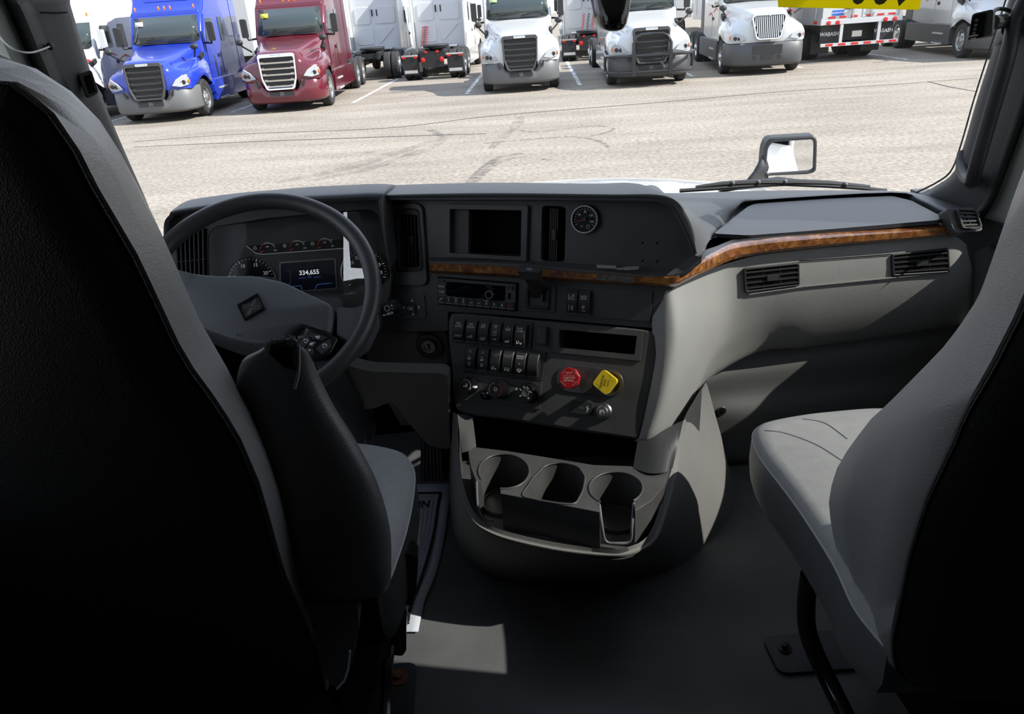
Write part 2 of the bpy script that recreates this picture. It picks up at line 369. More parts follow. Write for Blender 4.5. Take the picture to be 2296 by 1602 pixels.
def poly_x(pts, x0, x1, q=None):                               # side-view outline (y, z) given thickness across the truck
    return (q or M()).prism(RIGHT, pts, x0, x1, back=True)
def strip_x(q, pts, w):                                        # sloping sheet across the truck through (y, z) points
    for (y0, z0, a), (y1, z1, b) in zip(pts, pts[1:]): q.face([(-a, y0, z0), (a, y0, z0), (b, y1, z1), (-b, y1, z1)])
    return q
def quadplate(pts, th):                                        # a plate on four points, thickened outward
    P = [Vector(p) for p in pts]; n = (P[1]-P[0]).cross(P[-1]-P[0]).normalized(); q = M(); A = [q.v(p) for p in P]; B = [q.v(p+n*th) for p in P]
    q.face(A[::-1]); q.face(B); k = len(P)
    for i in range(k): q.face([A[i], A[(i+1) % k], B[(i+1) % k], B[i]])
    return q
def chassis(t, tand=(6.6, 7.9), x2=8.5, rim=RIM, flaps=True, tails=True, hose=False, back=5.7):
    q = M()
    for s in (-1, 1): q.box(TOP, s*.43-.05, s*.43+.05, 2.0, x2, .78, 1.05)
    for y in (back+.4, tand[0]-.6, tand[1]+.5, x2-.1): q.box(TOP, -.42, .42, y-.06, y+.06, .82, 1.0)
    q.build('frame_rail', TBLK, t)
    for s in (-1, 1):
        for y in tand:
            wheel(t, s*1.18, y, s, rim, name='drive_wheel'); wheel(t, s*.86, y, s, rim, name='drive_wheel', holes=False)
    M().lathe(TOP, (0, (tand[0]+tand[1])/2), [(.50, 1.10), (.52, 1.16), (.48, 1.2)], 28).build('fifth_wheel', TBLK, t)
    M().box(TOP, -.7, .7, back+.05, back+.95, 1.06, 1.10).build('deck_plate', ALU, t)
    if tails:
        for s in (-1, 1):
            M().box(TOP, s*.86-.30, s*.86+.30, x2-.05, x2-.02, .22, .86).build('mud_flap', TBLK, t)
            q = M().box(TOP, s*.86-.32, s*.86+.32, x2-.08, x2+.0, .86, .92); q.build('flap_hanger', RIM, t)
            for dx in (-.22, .22): M().box(TOP, s*.86+dx-.07, s*.86+dx+.07, x2, x2+.02, .80, .87).build('reflector', REDL, t)
            M().box(TOP, s*.86-.25, s*.86+.25, x2-.02, x2-.012, .27, .38).build('flap_badge', ALU, t)
            M().lathe(BACK, (-s*.36, .72), [(.09, x2-.05), (.09, x2+.05), (.07, x2+.06)], 18).build('tail_lamp', REDL, t)
            M().box(TOP, s*.22-.05, s*.22+.05, x2, x2+.04, .96, 1.04).build('marker_lamp', REDL, t)
        M().box(TOP, -.42, .42, x2-.14, x2+.02, .45, .95).build('rear_crossmember', TBLK, t)
    if hose:
        for k, mm in ((0, SWOOSH), (1, TBLK), (2, SWOOSH)):
            x = -.35+.22*k if hose == 1 else .45+.09*k
            P = [(x+.04*cos(i*.9)+.002*i, back+.25+.04*sin(i*.9)+.004*i, 1.85-.75*i/60) for i in range(61)]
            M().tube(P, .013, 6).build('coil_hose', mm, t)
def windows_common(t, body, wsb, wst, hw_b, hw_t):
    (yb, zb), (yt, zt) = wsb, wst; q = M(); N = 8
    for i in range(N):
        u0, u1 = -1+2*i/N, -1+2*(i+1)/N; f = lambda u: -.16*(1-u*u)
        q.face([(u0*hw_b, yb+f(u0)-.01, zb), (u1*hw_b, yb+f(u1)-.01, zb), (u1*hw_t, yt+f(u1)-.01, zt), (u0*hw_t, yt+f(u0)-.01, zt)])
    q.build('windshield', TGLASS, t, solid=.02)
    q = M()
    for i in range(N):
        u0, u1 = -1+2*i/N, -1+2*(i+1)/N; f = lambda u: -.16*(1-u*u)-.03
        a, b = .02, .045
        q.face([(u0*hw_b, yb+f(u0), zb-.03), (u1*hw_b, yb+f(u1), zb-.03), (u1*hw_b, yb+f(u1)+.02, zb+.035), (u0*hw_b, yb+f(u0)+.02, zb+.035)])
    q.build('windshield_seal', TBLK, t)
    w = M()
    for x0, x1 in ((-.62, .05), (.12, .8)): w.tube([(x0, yb-.2, zb+.02), ((x0+x1)/2, yb-.19, zb+.07), (x1, yb-.13, zb+.10)], .014, 6)
    w.build('wiper', TBLK, t)
def truck(label, x, y, rot, body, kind='casc', sleeper=True, grille=None, bump=BUMP, bull=False, cat='truck', slats='dark', tand=(6.6, 7.9), sticker='green', decal=False, group=None, tails=True, skirt=None, rim=RIM, hose=False, detail=True):
    t = thing('semi_truck', label, cat, (0, 0, 0), group)
    casc = kind == 'casc'; skirt = skirt or body
    if casc:
        S = [(.06, [(0, 1.585), (.40, 1.575), (.53, 1.52), (.58, 1.35), (.64, 1.22), (.72, 1.11), (.77, .98), (.77, .86)]),
             (.14, [(0, 1.63), (.42, 1.62), (.56, 1.56), (.64, 1.38), (.80, 1.27), (.93, 1.15), (.97, .98), (.97, .86)]),
             (.30, [(0, 1.67), (.44, 1.66), (.60, 1.59), (.70, 1.42), (.92, 1.33), (1.08, 1.22), (1.13, 1.03), (1.13, .86)]),
             (.60, [(0, 1.73), (.50, 1.71), (.66, 1.62), (.76, 1.46), (.98, 1.38), (1.15, 1.26), (1.20, 1.10), (1.20, .98)]),
             (1.20, [(0, 1.83), (.60, 1.80), (.77, 1.70), (.86, 1.54), (1.03, 1.46), (1.17, 1.34), (1.21, 1.20), (1.21, 1.12)]),
             (1.75, [(0, 1.92), (.72, 1.89), (.88, 1.80), (.94, 1.62), (1.03, 1.50), (1.15, 1.32), (1.19, 1.12), (1.19, .92)]),
             (2.25, [(0, 2.02), (.84, 1.97), (.96, 1.88), (1.0, 1.66), (1.04, 1.46), (1.08, 1.22), (1.09, 1.0), (1.09, .80)])]
    else:
        S = [(.10, [(0, 1.70), (.34, 1.69), (.46, 1.64), (.52, 1.45), (.58, 1.26), (.64, 1.14), (.70, 1.02), (.70, .92)]),
             (.19, [(0, 1.74), (.36, 1.73), (.49, 1.68), (.57, 1.48), (.70, 1.32), (.86, 1.20), (.93, 1.06), (.93, .92)]),
             (.36, [(0, 1.78), (.38, 1.76), (.52, 1.70), (.63, 1.50), (.80, 1.37), (1.02, 1.26), (1.10, 1.10), (1.10, .92)]),
             (.65, [(0, 1.84), (.44, 1.82), (.60, 1.73), (.72, 1.54), (.90, 1.43), (1.10, 1.32), (1.19, 1.15), (1.19, 1.0)]),
             (1.20, [(0, 1.91), (.55, 1.88), (.72, 1.78), (.82, 1.60), (1.0, 1.48), (1.16, 1.34), (1.21, 1.20), (1.21, 1.12)]),
             (1.75, [(0, 1.98), (.68, 1.95), (.85, 1.85), (.92, 1.64), (1.03, 1.50), (1.15, 1.32), (1.19, 1.12), (1.19, .92)]),
             (2.25, [(0, 2.04), (.82, 2.00), (.96, 1.90), (1.0, 1.66), (1.04, 1.46), (1.08, 1.22), (1.09, 1.0), (1.09, .80)])]
    secs = []
    for yy, pr in S: secs.append([Vector((-a, yy, b)) for a, b in pr[::-1]] + [Vector((a, yy, b)) for a, b in pr[1:]])
    q = M(); q.surf(secs, 4, 4); f = secs[0]; q.face(crom(f, 4))
    for s in (-1, 1): q.face([(s*.50, .065, .62), (s*.77, .065, .62), (s*.77, .065, .90), (s*.50, .065, .90)])
    q.build('hood', body, t, flip=False, weld=True, smooth=50)
    M().box(TOP, -.95, .95, .55, 2.4, .50, 1.15).build('engine_bay', TBLK, t)
    # grille
    gq = grille or GRL
    if casc:
        fr = Fr((0, -.05, .62), (1, 0, 0), (0, .08, .997), (0, -.997, .08))
        out = rr([(-.40, 0), (.40, 0), (.50, .30), (.53, .96), (-.53, .96), (-.50, .30)], [.08, .08, .03, .10, .10, .03]); inn = rr([(-.35, .05), (.35, .05), (.45, .32), (.475, .86), (-.475, .86), (-.45, .32)], [.05, .05, .02, .06, .06, .02])
        g = M().prism(fr, out, -.04, .045, [inn]).build('grille', gq, t, bevel=.012)
        M().prism(fr, inn, -.06, -.02).build('grille_mesh', GRLB, g)
        for k in range(5):
            b = .12+k*.155; w = .36+.11*min(1, (b-.02)/.6)
            M().prism(Fr(fr.w(0, b, 0), fr.r, (fr.u*.86+fr.n*.5).normalized(), (fr.n*.86-fr.u*.5).normalized()), [(-w, -.032), (w, -.032), (w+.01, .034), (w*.82, .04), (w*.78, .018), (-w*.78, .018), (-w*.82, .04), (-w-.01, .034)], .0, .03).build('grille_slat', gq, g)
        bd = M().prism(fr, rr([(-.17, .885), (.17, .885), (.17, .945), (-.17, .945)], .03), .04, .06).build('badge', PL['chrome'], g)
        M().text(fr, (0, .915), .045, 'FREIGHTLINER', .062).build('badge_lettering', PL['ink'], bd)
    else:
        fr = Fr((0, -.03, .98), (1, 0, 0), (0, .13, .99), (0, -.99, .13))
        out = rr([(-.36, 0), (.36, 0), (.50, .62), (.44, .72), (-.44, .72), (-.50, .62)], [.12, .12, .08, .06, .06, .08]); inn = rr([(-.32, .05), (.32, .05), (.45, .60), (.41, .66), (-.41, .66), (-.45, .60)], [.09, .09, .06, .04, .04, .06])
        g = M().prism(fr, out, -.05, .05, [inn]).build('grille', PL['chrome'], t, bevel=.012)
        M().prism(fr, inn, -.06, -.02).build('grille_mesh', GRLB, g)
        for k in range(15):
            a = -.39+.78*k/14; w = .012; lo = .06 if abs(a) < .30 else .06+(abs(a)-.30)*3.6
            M().box(Fr(fr.w(a, 0, 0), fr.r, fr.u, fr.n), -w, w, lo, .65, -.02, .035).build('grille_bar', PL['chrome'], g)
        M().prism(fr, [(0, .62), (.055, .72), (0, .82), (-.055, .72)], .04, .07).build('badge', PL['chrome'], g)
    # bumper
    pl = [(0, -.02), (.35, -.01), (.62, .02), (.88, .10), (1.04, .24), (1.14, .48), (1.18, .80)]
    pl = [(-a, b) for a, b in pl[:0:-1]] + pl; P = crom([Vector((a, b, 0)) for a, b in pl], 4); q = M()
    rows = []
    for p in P:
        ax = abs(p.x); top = (.62 if ax < .46 else min(.90, .62+(ax-.46)*2.0)) if casc else .92; bot = .26+.06*max(0, (ax-.8)) ; tk = .09
        rows.append([Vector((p.x*.985, p.y+.05, bot)), Vector((p.x, p.y, bot+.07)), Vector((p.x, p.y-.015, (bot+top)/2)), Vector((p.x, p.y+.01, top-.05)), Vector((p.x*.97, p.y+.06, top)), Vector((p.x*.95, p.y+.12, top))])
    q.loft(rows, closed=False, cap=False); b = q.build('bumper', bump, t, smooth=45, solid=.03)
    if casc:
        for s in (-1, 1): M().prism(Fr((0, .01, 0), (1, 0, 0), (0, 0, 1), (0, -1, 0)), [(s*.58, .72), (s*.66, .86), (s*.70, .86), (s*.66, .70)], .0, .05).build('fog_slot', TBLK, b)
        M().box(FRONT, -.34, .34, .46, .58, .0, .06).build('lower_intake', TBLK, b)
        M().box(FRONT, -.06, .06, .46, .57, .0, .068).build('plate_bracket', BUMPD, b)
    else:
        M().box(FRONT, -.42, .42, .60, .84, .0, .05).build('lower_intake', TBLK, b)
        for s in (-1, 1): M().lathe(FRONT, (s*.36, .50), [(.05, 0), (.05, .05)], 14).build('tow_hole', TBLK, b)
        p = M().box(FRONT, -.16, .16, .45, .58, .0, .06).build('plate_holder', TBLK, b); M().ribbon(FRONT, [(-.12, .47), (-.06, .56), (0, .48), (.06, .56), (.12, .47)], .015, .063).build('plate_rib', GRL, p)
    # head lamps
    for s in (-1, 1):
        if casc: pts = [(s*.66, .035, .95), (s*.90, .07, .91), (s*1.08, .21, .95), (s*1.10, .24, 1.13), (s*.99, .13, 1.22), (s*.80, .05, 1.11)]
        else: pts = [(s*.62, .08, 1.0), (s*.86, .13, .96), (s*1.05, .28, 1.02), (s*1.06, .29, 1.14), (s*.92, .18, 1.20), (s*.70, .09, 1.12)]
        if s > 0: pass
        else: pts = pts[::-1]
        h = quadplate(pts, .04).build('head_lamp', LAMP, t, bevel=.01)
        c = sum((Vector(p) for p in pts), Vector())/len(pts)
        for dx, dy, dz in ((-.06, -.05, -.03), (.06, -.03, -.02)): M().lathe(Fr(c+Vector((s*dx, dy, dz)), (1, 0, 0), (0, 0, 1), (0, -1, 0)), (0, 0), [(.055, -.02), (.055, .012), (.03, .016)], 14).build('lamp_bulb', TBLK, h)
        ap = [p for p in pts if abs(p[0]) > (1.03 if casc else 1.05)]
        M().ball((s*(1.095 if casc else 1.06), .20 if casc else .27, 1.04 if casc else 1.08), .05, 10, 6, (.6, 1.0, 1.3)).build('turn_lamp', AMB, h)
    # cab
    hw = 1.06
    cabo = [(2.18, .78), (2.18, 1.98), (2.62, 2.80), (2.78, 2.90)]
    cabo += [(2.95, 3.05), (3.3, 3.55), (3.75, 3.86), (4.4, 3.98), (5.7, 3.98), (5.7, .95), (4.0, .78)] if sleeper else [(3.2, 2.98), (3.98, 2.98), (4.02, 2.9), (4.02, .82)]
    poly_x(cabo, -hw, hw).build('cab', body, t, bevel=.10, seg=4)
    windows_common(t, body, (2.24, 2.03), (2.60, 2.72), .98, .93)
    if sticker:
        q = M(); q.face([(-.86, 2.385, 2.50), (-.62, 2.345, 2.50), (-.62, 2.395, 2.62), (-.86, 2.435, 2.62)]); q.build('windshield_sticker', dict(green=STICK, white=PL['white'], yellow=mat('yellow_sticker', (.65, .60, .06), .6))[sticker], t, solid=.015, flip=False)
    M().prism(Fr((0, 2.66, 2.80), (1, 0, 0), (0, .3, .95), (0, -.95, .3)), [(-1.0, -.05), (1.0, -.05), (.98, .06), (-.98, .06)], -.05, .05).build('sun_visor', body if body is not WHITE else body, t, bevel=.01)
    for k in (-.86, -.17, 0, .17, .86): M().ball((k, 2.68 if sleeper else 2.66, 2.96), .05, 10, 6, (.55, .8, 1.3)).build('marker_light', AMB, t)
    if sleeper and casc:
        q = M().prism(Fr((0, 2.97, 3.05), (1, 0, 0), (0, .57, .82), (0, -.82, .57)), rr([(-.72, .10), (.72, .10), (.62, .75), (-.62, .75)], .12), -.02, .03); q.build('roof_fairing', body, t, bevel=.02)
    for s in (-1, 1):
        F = RIGHT if s > 0 else LEFT; m = 1 if s > 0 else -1
        d = M().prism(F, rr([(m*2.40, .95), (m*3.55, .95), (m*3.55, 2.75), (m*2.78, 2.75), (m*2.40, 2.05)], .06), hw-.01, hw+.018).build('door', body, t, bevel=.008)
        M().prism(F, rr([(m*2.52, 1.98), (m*3.40, 1.98), (m*3.40, 2.62), (m*2.80, 2.62)], .07), hw, hw+.026).build('side_window', TGLASS, d)
        M().box(F, min(m*3.38, m*3.50), max(m*3.38, m*3.50), 1.50, 1.60, hw, hw+.05).build('door_handle', TBLK, d)
        if sleeper:
            M().prism(F, rr([(m*4.05, 1.95), (m*4.45, 1.95), (m*4.45, 2.65), (m*4.05, 2.65)], .06), hw-.01, hw+.014).build('sleeper_window', TGLASS, t)
            M().prism(F, rr([(m*3.75, 1.0), (m*4.4, 1.0), (m*4.4, 1.65), (m*3.75, 1.65)], .05), hw-.01, hw+.012).build('luggage_door', body, t, bevel=.006)
            M().prism(F, [(m*5.6, 1.05), (m*6.25, 1.05), (m*6.15, 3.7), (m*5.6, 3.9)], hw-.02, hw+.01, back=True).build('side_extender', skirt, t)
        xe = 5.75 if sleeper else 4.2
        M().prism(F, rr([(m*2.02, .34), (m*xe, .34), (m*xe, .92), (m*2.3, .92), (m*2.05, .80)], .05), 1.02, 1.17).build('side_fairing', skirt, t, bevel=.02)
        for z in (.36, .66): M().box(F, min(m*2.5, m*3.3), max(m*2.5, m*3.3), z-.025, z+.025, 1.1, 1.20).build('step', ALU, t)
        M().prism(F, [(m*1.75, 1.62), (m*2.12, 1.72), (m*2.14, 1.60), (m*1.78, 1.50)], .98, 1.055).build('cowl_vent', TBLK, t)
        # mirrors
        q = M().tube([(s*1.05, 2.45, 1.95), (s*1.30, 2.25, 1.93), (s*1.35, 2.22, 2.1)], .03, 8); a = q.build('mirror_arm', TBLK, t)
        M().prism(Fr((s*1.36, 2.22, 2.25), (1, 0, 0), (0, 0, 1), (0, -1, 0)), rr([(-.085, -.26), (.085, -.26), (.085, .26), (-.085, .26)], .05), -.07, .07, back=True).build('mirror_housing', TBLK if body is not WHITE or casc else WHITE, a, bevel=.03)
        hm = M().tube([(s*1.02, 1.35, 1.62), (s*1.16, 1.05, 1.78), (s*1.2, .95, 1.86)], .025, 8).ball((s*1.2, .92, 1.90), .10, 12, 8, (1.1, .7, .85)).build('hood_mirror', TBLK, t)
        wheel(t, s*1.17, 1.22, s, rim, name='steer_wheel')
    if bull:
        q = M(); r = .045
        q.tube(crom([Vector((-1.26, .55, .42)), Vector((-1.22, .15, .42)), Vector((-1.0, -.12, .42)), Vector((-.4, -.22, .42)), Vector((.4, -.22, .42)), Vector((1.0, -.12, .42)), Vector((1.22, .15, .42)), Vector((1.26, .55, .42))], 4), r, 8)
        q.tube(crom([Vector((-1.26, .55, .86)), Vector((-1.22, .15, .86)), Vector((-1.0, -.12, .86)), Vector((-.4, -.22, .86)), Vector((.4, -.22, .86)), Vector((1.0, -.12, .86)), Vector((1.22, .15, .86)), Vector((1.26, .55, .86))], 4), r, 8)
        for s in (-1, 1): q.tube([(s*1.26, .55, .42), (s*1.28, .55, .64), (s*1.26, .55, .86)], r, 8); q.tube([(s*.52, -.2, .40), (s*.52, -.21, .86), (s*.53, -.2, 1.16), (s*.44, -.17, 1.34), (s*.3, -.16, 1.40), (0, -.16, 1.41)], r, 8); q.box(FRONT, s*.52-.05, s*.52+.05, .32, .98, .16, .26)
        q.build('bull_bar', mat('black_tube', (.02, .02, .021), .25), t)
    if decal:
        for s in (-1, 1):
            F = RIGHT if s > 0 else LEFT; m = 1 if s > 0 else -1; q = M()
            q.prism(F, [(m*2.55, 1.80), (m*2.9, 1.86), (m*3.3, 1.74), (m*3.55, 1.72), (m*3.3, 1.80), (m*2.9, 1.93)], hw+.018, hw+.022); q.prism(F, [(m*3.6, 1.62), (m*4.1, 1.74), (m*4.6, 1.6), (m*4.1, 1.68)], hw, hw+.014)
            q.prism(F, [(m*1.3, 1.70), (m*1.7, 1.72), (m*2.1, 1.58), (m*1.7, 1.66)], .98, 1.03)
            if sleeper: q.prism(F, [(m*3.6, 3.42), (m*4.0, 3.52), (m*4.5, 3.36), (m*4.0, 3.44)], hw, hw+.014)
            q.build('red_swoosh', SWOOSH, t)
    chassis(t, tand, tand[1]+.65, rim, tails=tails, hose=hose, back=5.7 if sleeper else 4.1)
    # back wall of the cab, with pressed panels
    bk = 5.7 if sleeper else 4.02; q = M()
    for pts in ([(-.85, 1.25), (-.15, 1.25), (-.15, 1.9), (-.85, 1.9)], [(.1, 1.25), (.8, 1.9), (-.05, 1.9)], [(-.85, 2.05), (-.2, 2.05), (-.2, 2.7), (-.85, 2.7)], [(.0, 2.05), (.85, 2.05), (.85, 2.7), (.0, 2.7)]): q.prism(BACK, rr(pts, .12), bk-.01, bk+.03)
    q.build('pressed_panel', body, t, bevel=.02)
    for a in (-.1, .1): M().box(BACK, a-.025, a+.025, 2.35, 2.6, bk, bk+.04).build('back_vent', TBLK, t)
    t.location = (x, y, G); t.rotation_euler = (0, 0, radians(rot)); return t

truck('white high-roof truck with red swoosh, beyond the left windshield pillar', -14.9, 21.6, 4, WHITE, 'intl', True, decal=True, skirt=BUMPD, sticker=False)
truck('bright blue sleeper truck with grey bumper', -11.25, 21.2, 6, BLUE, bump=BUMP, skirt=BLUE, sticker='white')
truck('maroon sleeper truck with chrome-slatted grille', -7.75, 21.95, 5, RED, grille=PL['chrome'], bump=RED, skirt=RED, sticker='yellow')
truck('white day-cab truck with dark grille and no bull bar', -.98, 23.4, 3, WHITE, sleeper=False, bump=BUMP, skirt=PALE, rim=RIMW)
truck('white truck with black tubular bull bar over its grille', 2.78, 23.0, 1, WHITE, sleeper=True, bump=BUMPD, bull=True, tand=(8.2, 9.5), sticker=False, rim=RIMW)
truck('white truck with vertical chrome grille bars and dark grey bumper', 6.35, 24.2, -2, WHITE, 'intl', True, bump=BUMPD, decal=True, skirt=BUMPD, sticker=False)
truck('white truck parked beyond the trailer at the right pillar, its front wheel showing', 13.75, 24.5, -3, WHITE, 'intl', True, bump=BUMPD, decal=True, skirt=BUMPD, sticker=False)
truck('pale grey tractor facing away behind the maroon truck', -7.7, 39.9, 182, PALE, skirt=WHITE, rim=RIMW, sticker=False, tails=False)
truck('white tractor seen from behind with mud flaps and red lamps', -4.6, 38.6, 180, PALE, skirt=WHITE, hose=2, rim=RIM, sticker=False)
truck('white tractor facing away with red coiled hoses, between two white trucks', 1.55, 43.5, 180, WHITE, skirt=PALE, hose=1, rim=RIMW, sticker=False)

# ------------------------------------------------------------------ trailers
def trailer(label, x, y, rot, L=16.0, rear=True, side=ALU, extra=None):
    t = thing('trailer', label, 'trailer', (0, 0, 0)); hw = 1.3; z0 = 1.15; z1 = 4.05
    M().box(TOP, -hw, hw, .06, L, z0, z1).build('box_body', side, t, bevel=.03)
    q = M()
    for s in (-1, 1):
        F = RIGHT if s > 0 else LEFT
        for k in range(14): a = (k+.5)*L/14*(1 if s > 0 else -1); q.box(F, a-.03, a+.03, z0, z1, hw-.01, hw+.02)
        q.box(F, -L if s < 0 else 0, 0 if s < 0 else L, z0+.0, z0+.2, hw-.01, hw+.03)
    q.build('side_post', side, t)
    for s in (-1, 1):
        for yy in (1.9, 3.15): wheel(t, s*1.22, yy, s, RIM, name='wheel'); wheel(t, s*.92, yy, s, RIM, name='wheel', holes=False)
    M().box(TOP, -1.0, 1.0, .7, 4.2, .62, 1.12).build('bogie', TBLK, t)
    for s in (-1, 1): M().box(TOP, s*.5-.06, s*.5+.06, 9.5, 9.7, .2, z0).build('landing_leg', TBLK, t)
    if rear:
        M().prism(FRONT, [(-hw, z0), (hw, z0), (hw, z1), (-hw, z1)], -.1, .0, [[(-hw+.09, z0+.16), (hw-.09, z0+.16), (hw-.09, z1-.12), (-hw+.09, z1-.12)]]).build('rear_frame', ALU, t, bevel=.01)
        for s in (-1, 1):
            d = M().box(FRONT, min(s*.02, s*1.2), max(s*.02, s*1.2), z0+.17, z1-.13, -.06, -.03).build('rear_door', WHITE, t, bevel=.008)
            M().tube([(s*.30, .0, z0+.2), (s*.30, .0, z1-.2)], .025, 8).build('lock_rod', RIM, d)
            M().tube([(s*.30, -.02, 1.62), (s*.62, -.05, 1.60)], .022, 8).build('door_latch', TBLK, d)
            for k in (.25, .62, .98): M().box(FRONT, s*k-.11, s*k+.11, z0+.19, z0+.25, -.03, -.02).build('reflective_tape', REDL, d)
            M().box(FRONT, min(s*.55, s*1.18), max(s*.55, s*1.18), .22, z0-.30, -1.02, -1.0).build('mud_flap', TBLK, t)
            mf = M().box(FRONT, min(s*.6, s*1.2), max(s*.6, s*1.2), .55, z0-.02, -.30, -.28).build('splash_panel', TBLK, t)
            M().text(FRONT, (s*.9, .86), .17, 'WABASH', -.276, bold=.01, sx=.9).build('lettering', PL['white'], mf)
            for k in (.78, 1.08):
                M().lathe(FRONT, (s*k, z0+.06), [(.07, -.02), (.07, .02), (.05, .03)], 16).build('tail_lamp', REDL, t)
            M().box(FRONT, s*.62-.05, s*.62+.05, .52, z0, -.06, -.01).build('guard_post', ALU, t)
        M().box(FRONT, -hw+.02, hw-.02, .50, .60, -.02, .03).build('under_ride_bar', ALU, t)
        for k in range(6): M().box(FRONT, -1.12+k*.42, -.88+k*.42, .515, .585, .03, .036).build('reflective_tape', REDL, t)
        M().box(FRONT, -.16, .16, .74, .92, -.25, -.22).build('license_plate', mat('plate_paint', (.62, .60, .52), .5), t)
        st = M().box(FRONT, -.98, -.60, 1.42, 1.58, -.03, -.02).build('blue_sticker', mat('blue_sticker_paint', (.02, .12, .50), .4), t)
        M().text(FRONT, (-.79, 1.50), .065, 'HENDRICKSON', -.0185).build('lettering', PL['white'], st)
        q = M(); F = LEFT
        for k in range(8): q.box(F, -.6-k*1.5, -.3-k*1.5, z0+.04, z0+.12, hw+.03, hw+.034)
        q.build('side_reflective_tape', REDL, t)
    if extra: extra(t, hw, z0, z1, L)
    t.location = (x, y, G); t.rotation_euler = (0, 0, radians(rot)); return t
trailer('white trailer seen from its rear doors, with red tape and mud flaps', 10.0, 26.9, 5)
def reefer(t, hw, z0, z1, L):
    u = M().box(FRONT, -.85, .85, 2.0, 3.75, -.1, .38).build('cooling_unit', TBLK, t, bevel=.08)
    for k in range(6): M().box(FRONT, -.6, .6, 2.3+k*.2, 2.36+k*.2, .38, .40).build('louvre', GRL, u)
trailer('white refrigerated trailer with black cooling unit, far behind the maroon truck', -10.9, 50.5, -2, rear=False, side=WHITE, extra=reefer)
def bay(t, hw, z0, z1, L):
    M().text(FRONT, (0.35, 3.05), .62, 'Baylor', .0, bold=.03, sx=1.0).build('lettering', mat('green_letter', (.01, .20, .08), .5), t)
    M().text(FRONT, (.55, 2.55), .26, '4810', .0, bold=.01).build('number', PL['ink'], t)
    M().box(FRONT, -.4, -.2, 1.5, 2.1, -.06, .03).build('door_latch', TBLK, t)
trailer('white trailer with green lettering behind the white day-cab truck', -2.4, 46.0, 0, rear=False, side=WHITE, extra=bay)
trailer('pale trailer standing in the gap between the blue and maroon trucks', -13.9, 33.2, 3, rear=False, side=WHITE)
trailer('white trailer far behind the truck with the bull bar', 6.6, 47.0, 0, rear=False, side=WHITE)
trailer('pale trailer far behind the white truck with chrome bars', 11.2, 47.5, 0, rear=False, side=WHITE)

# ------------------------------------------------------------------ trees beyond the lot
LEAF = mat('dark_leaves', (.055, .085, .030), .8, var=.4, vscale=3); BARK = mat('bark', (.06, .045, .03), .9)
def tree(label, x, y, h, seed):
    t = thing('leafy_tree', label, 'tree', (0, 0, 0)); random.seed(seed)
    M().tube([(0, 0, 0), (.1, .05, h*.35), (0, 0, h*.7)], [.22, .16, .07], 8).build('trunk', BARK, t)
    q = M()
    for i in range(3400):
        a, b, r = random.uniform(0, 2*pi), random.uniform(-1, 1), random.random()**.4*h*.40
        c = Vector((cos(a)*sqrt(1-b*b)*r, sin(a)*sqrt(1-b*b)*r, h*.46+b*r*.95)); d = Vector((random.uniform(-1, 1), random.uniform(-1, 1), random.uniform(-1, 1))).normalized(); e = d.orthogonal().normalized(); s = random.uniform(.10, .22)
        q.face([c-d*s, c+e*s*.5, c+d*s, c-e*s*.5])
    q.build('foliage', LEAF, t, weld=False, flip=False); t.location = (x, y, G)
tree('leafy tree behind the blue truck, left of its roof', -25.6, 44, 8, 3)
tree('leafy tree further left, behind the white high-roof truck', -33.5, 50, 9, 5)
# ================================================================== the cab shell
KA = radians(7); KX = Vector((cos(KA), sin(KA), 0)); KY = Vector((-sin(KA), cos(KA), 0)); KO = Vector((.233, .011, 0))
def K(x, y, z): return KO + KX*x + KY*y + Vector((0, 0, z))
KT = Fr(KO, KX, KY, (0, 0, 1)); KFR = Fr(KO, KX, (0, 0, 1), -KY)
KR = Fr(KO, -KY, (0, 0, 1), -KX); KL = Fr(KO, KY, (0, 0, 1), KX)      # seen from inside: right wall, left wall
def hx(x, y, v): return Fr(KO+KX*v, -KY, (0, 0, 1), -KX).hit(x, y)    # pixel onto the upright plane x' = v
struct(M().box(KT, -1.12, 1.12, -1.6, 2.02, -.04, 0).build('floor', PL['rubber']))
struct(M().box(KT, -1.15, 1.15, -1.6, 1.45, 1.78, 1.84).build('ceiling', PL['felt']))
struct(M().box(KT, -1.15, 1.15, -1.66, -1.6, 0, 1.8).build('wall_back', PL['curtain']))
struct(M().box(KT, -1.12, 1.12, 1.98, 2.03, -.04, .60).build('wall_front', PL['deep']))
for s, nm, n in ((1, 'right', 1), (-1, 'left', 2)):
    a, b = (1.04, 1.12) if s > 0 else (-1.12, -1.04)
    struct(M().box(KT, a, b, -1.6, .44, 0, 1.8).build('wall_'+nm, PL['curtain'], None))
    q = M().box(KT, a, b, .44, 1.95, -.04, .57).box(KT, a, b, .44, 1.78, .57, .69); d = struct(q.build('door_%d' % n, PL['dgrey'], bevel=.01))
    M().box(KT, min(s*.97, s*1.04), max(s*.97, s*1.04), .55, 1.60, .48, .60).build('arm_rest', PL['dgrey'], d, bevel=.02)
    struct(M().box(KT, a, b, .44, 1.75, 1.58, 1.8).build('trim_%d' % n, PL['felt']))
    q = M(); x = s*1.08; q.prism(KL if s > 0 else KR, [(.44, .69), (1.82, .69), (1.60, 1.58), (.44, 1.58)] if s > 0 else [(-.44, .69), (-1.82, .69), (-1.60, 1.58), (-.44, 1.58)], x-.003 if s > 0 else 1.077, x+.003 if s > 0 else 1.083)
    struct(q.build('window_%d' % (n+1), SIDEG))
struct(M().box(KT, .985, 1.03, 1.60, 1.98, -.02, .625).box(KT, -1.03, -.985, 1.60, 1.98, -.02, .625).build('trim_8', PL['dgrey']))  # panels added at the dash ends to block light leaking into the footwell
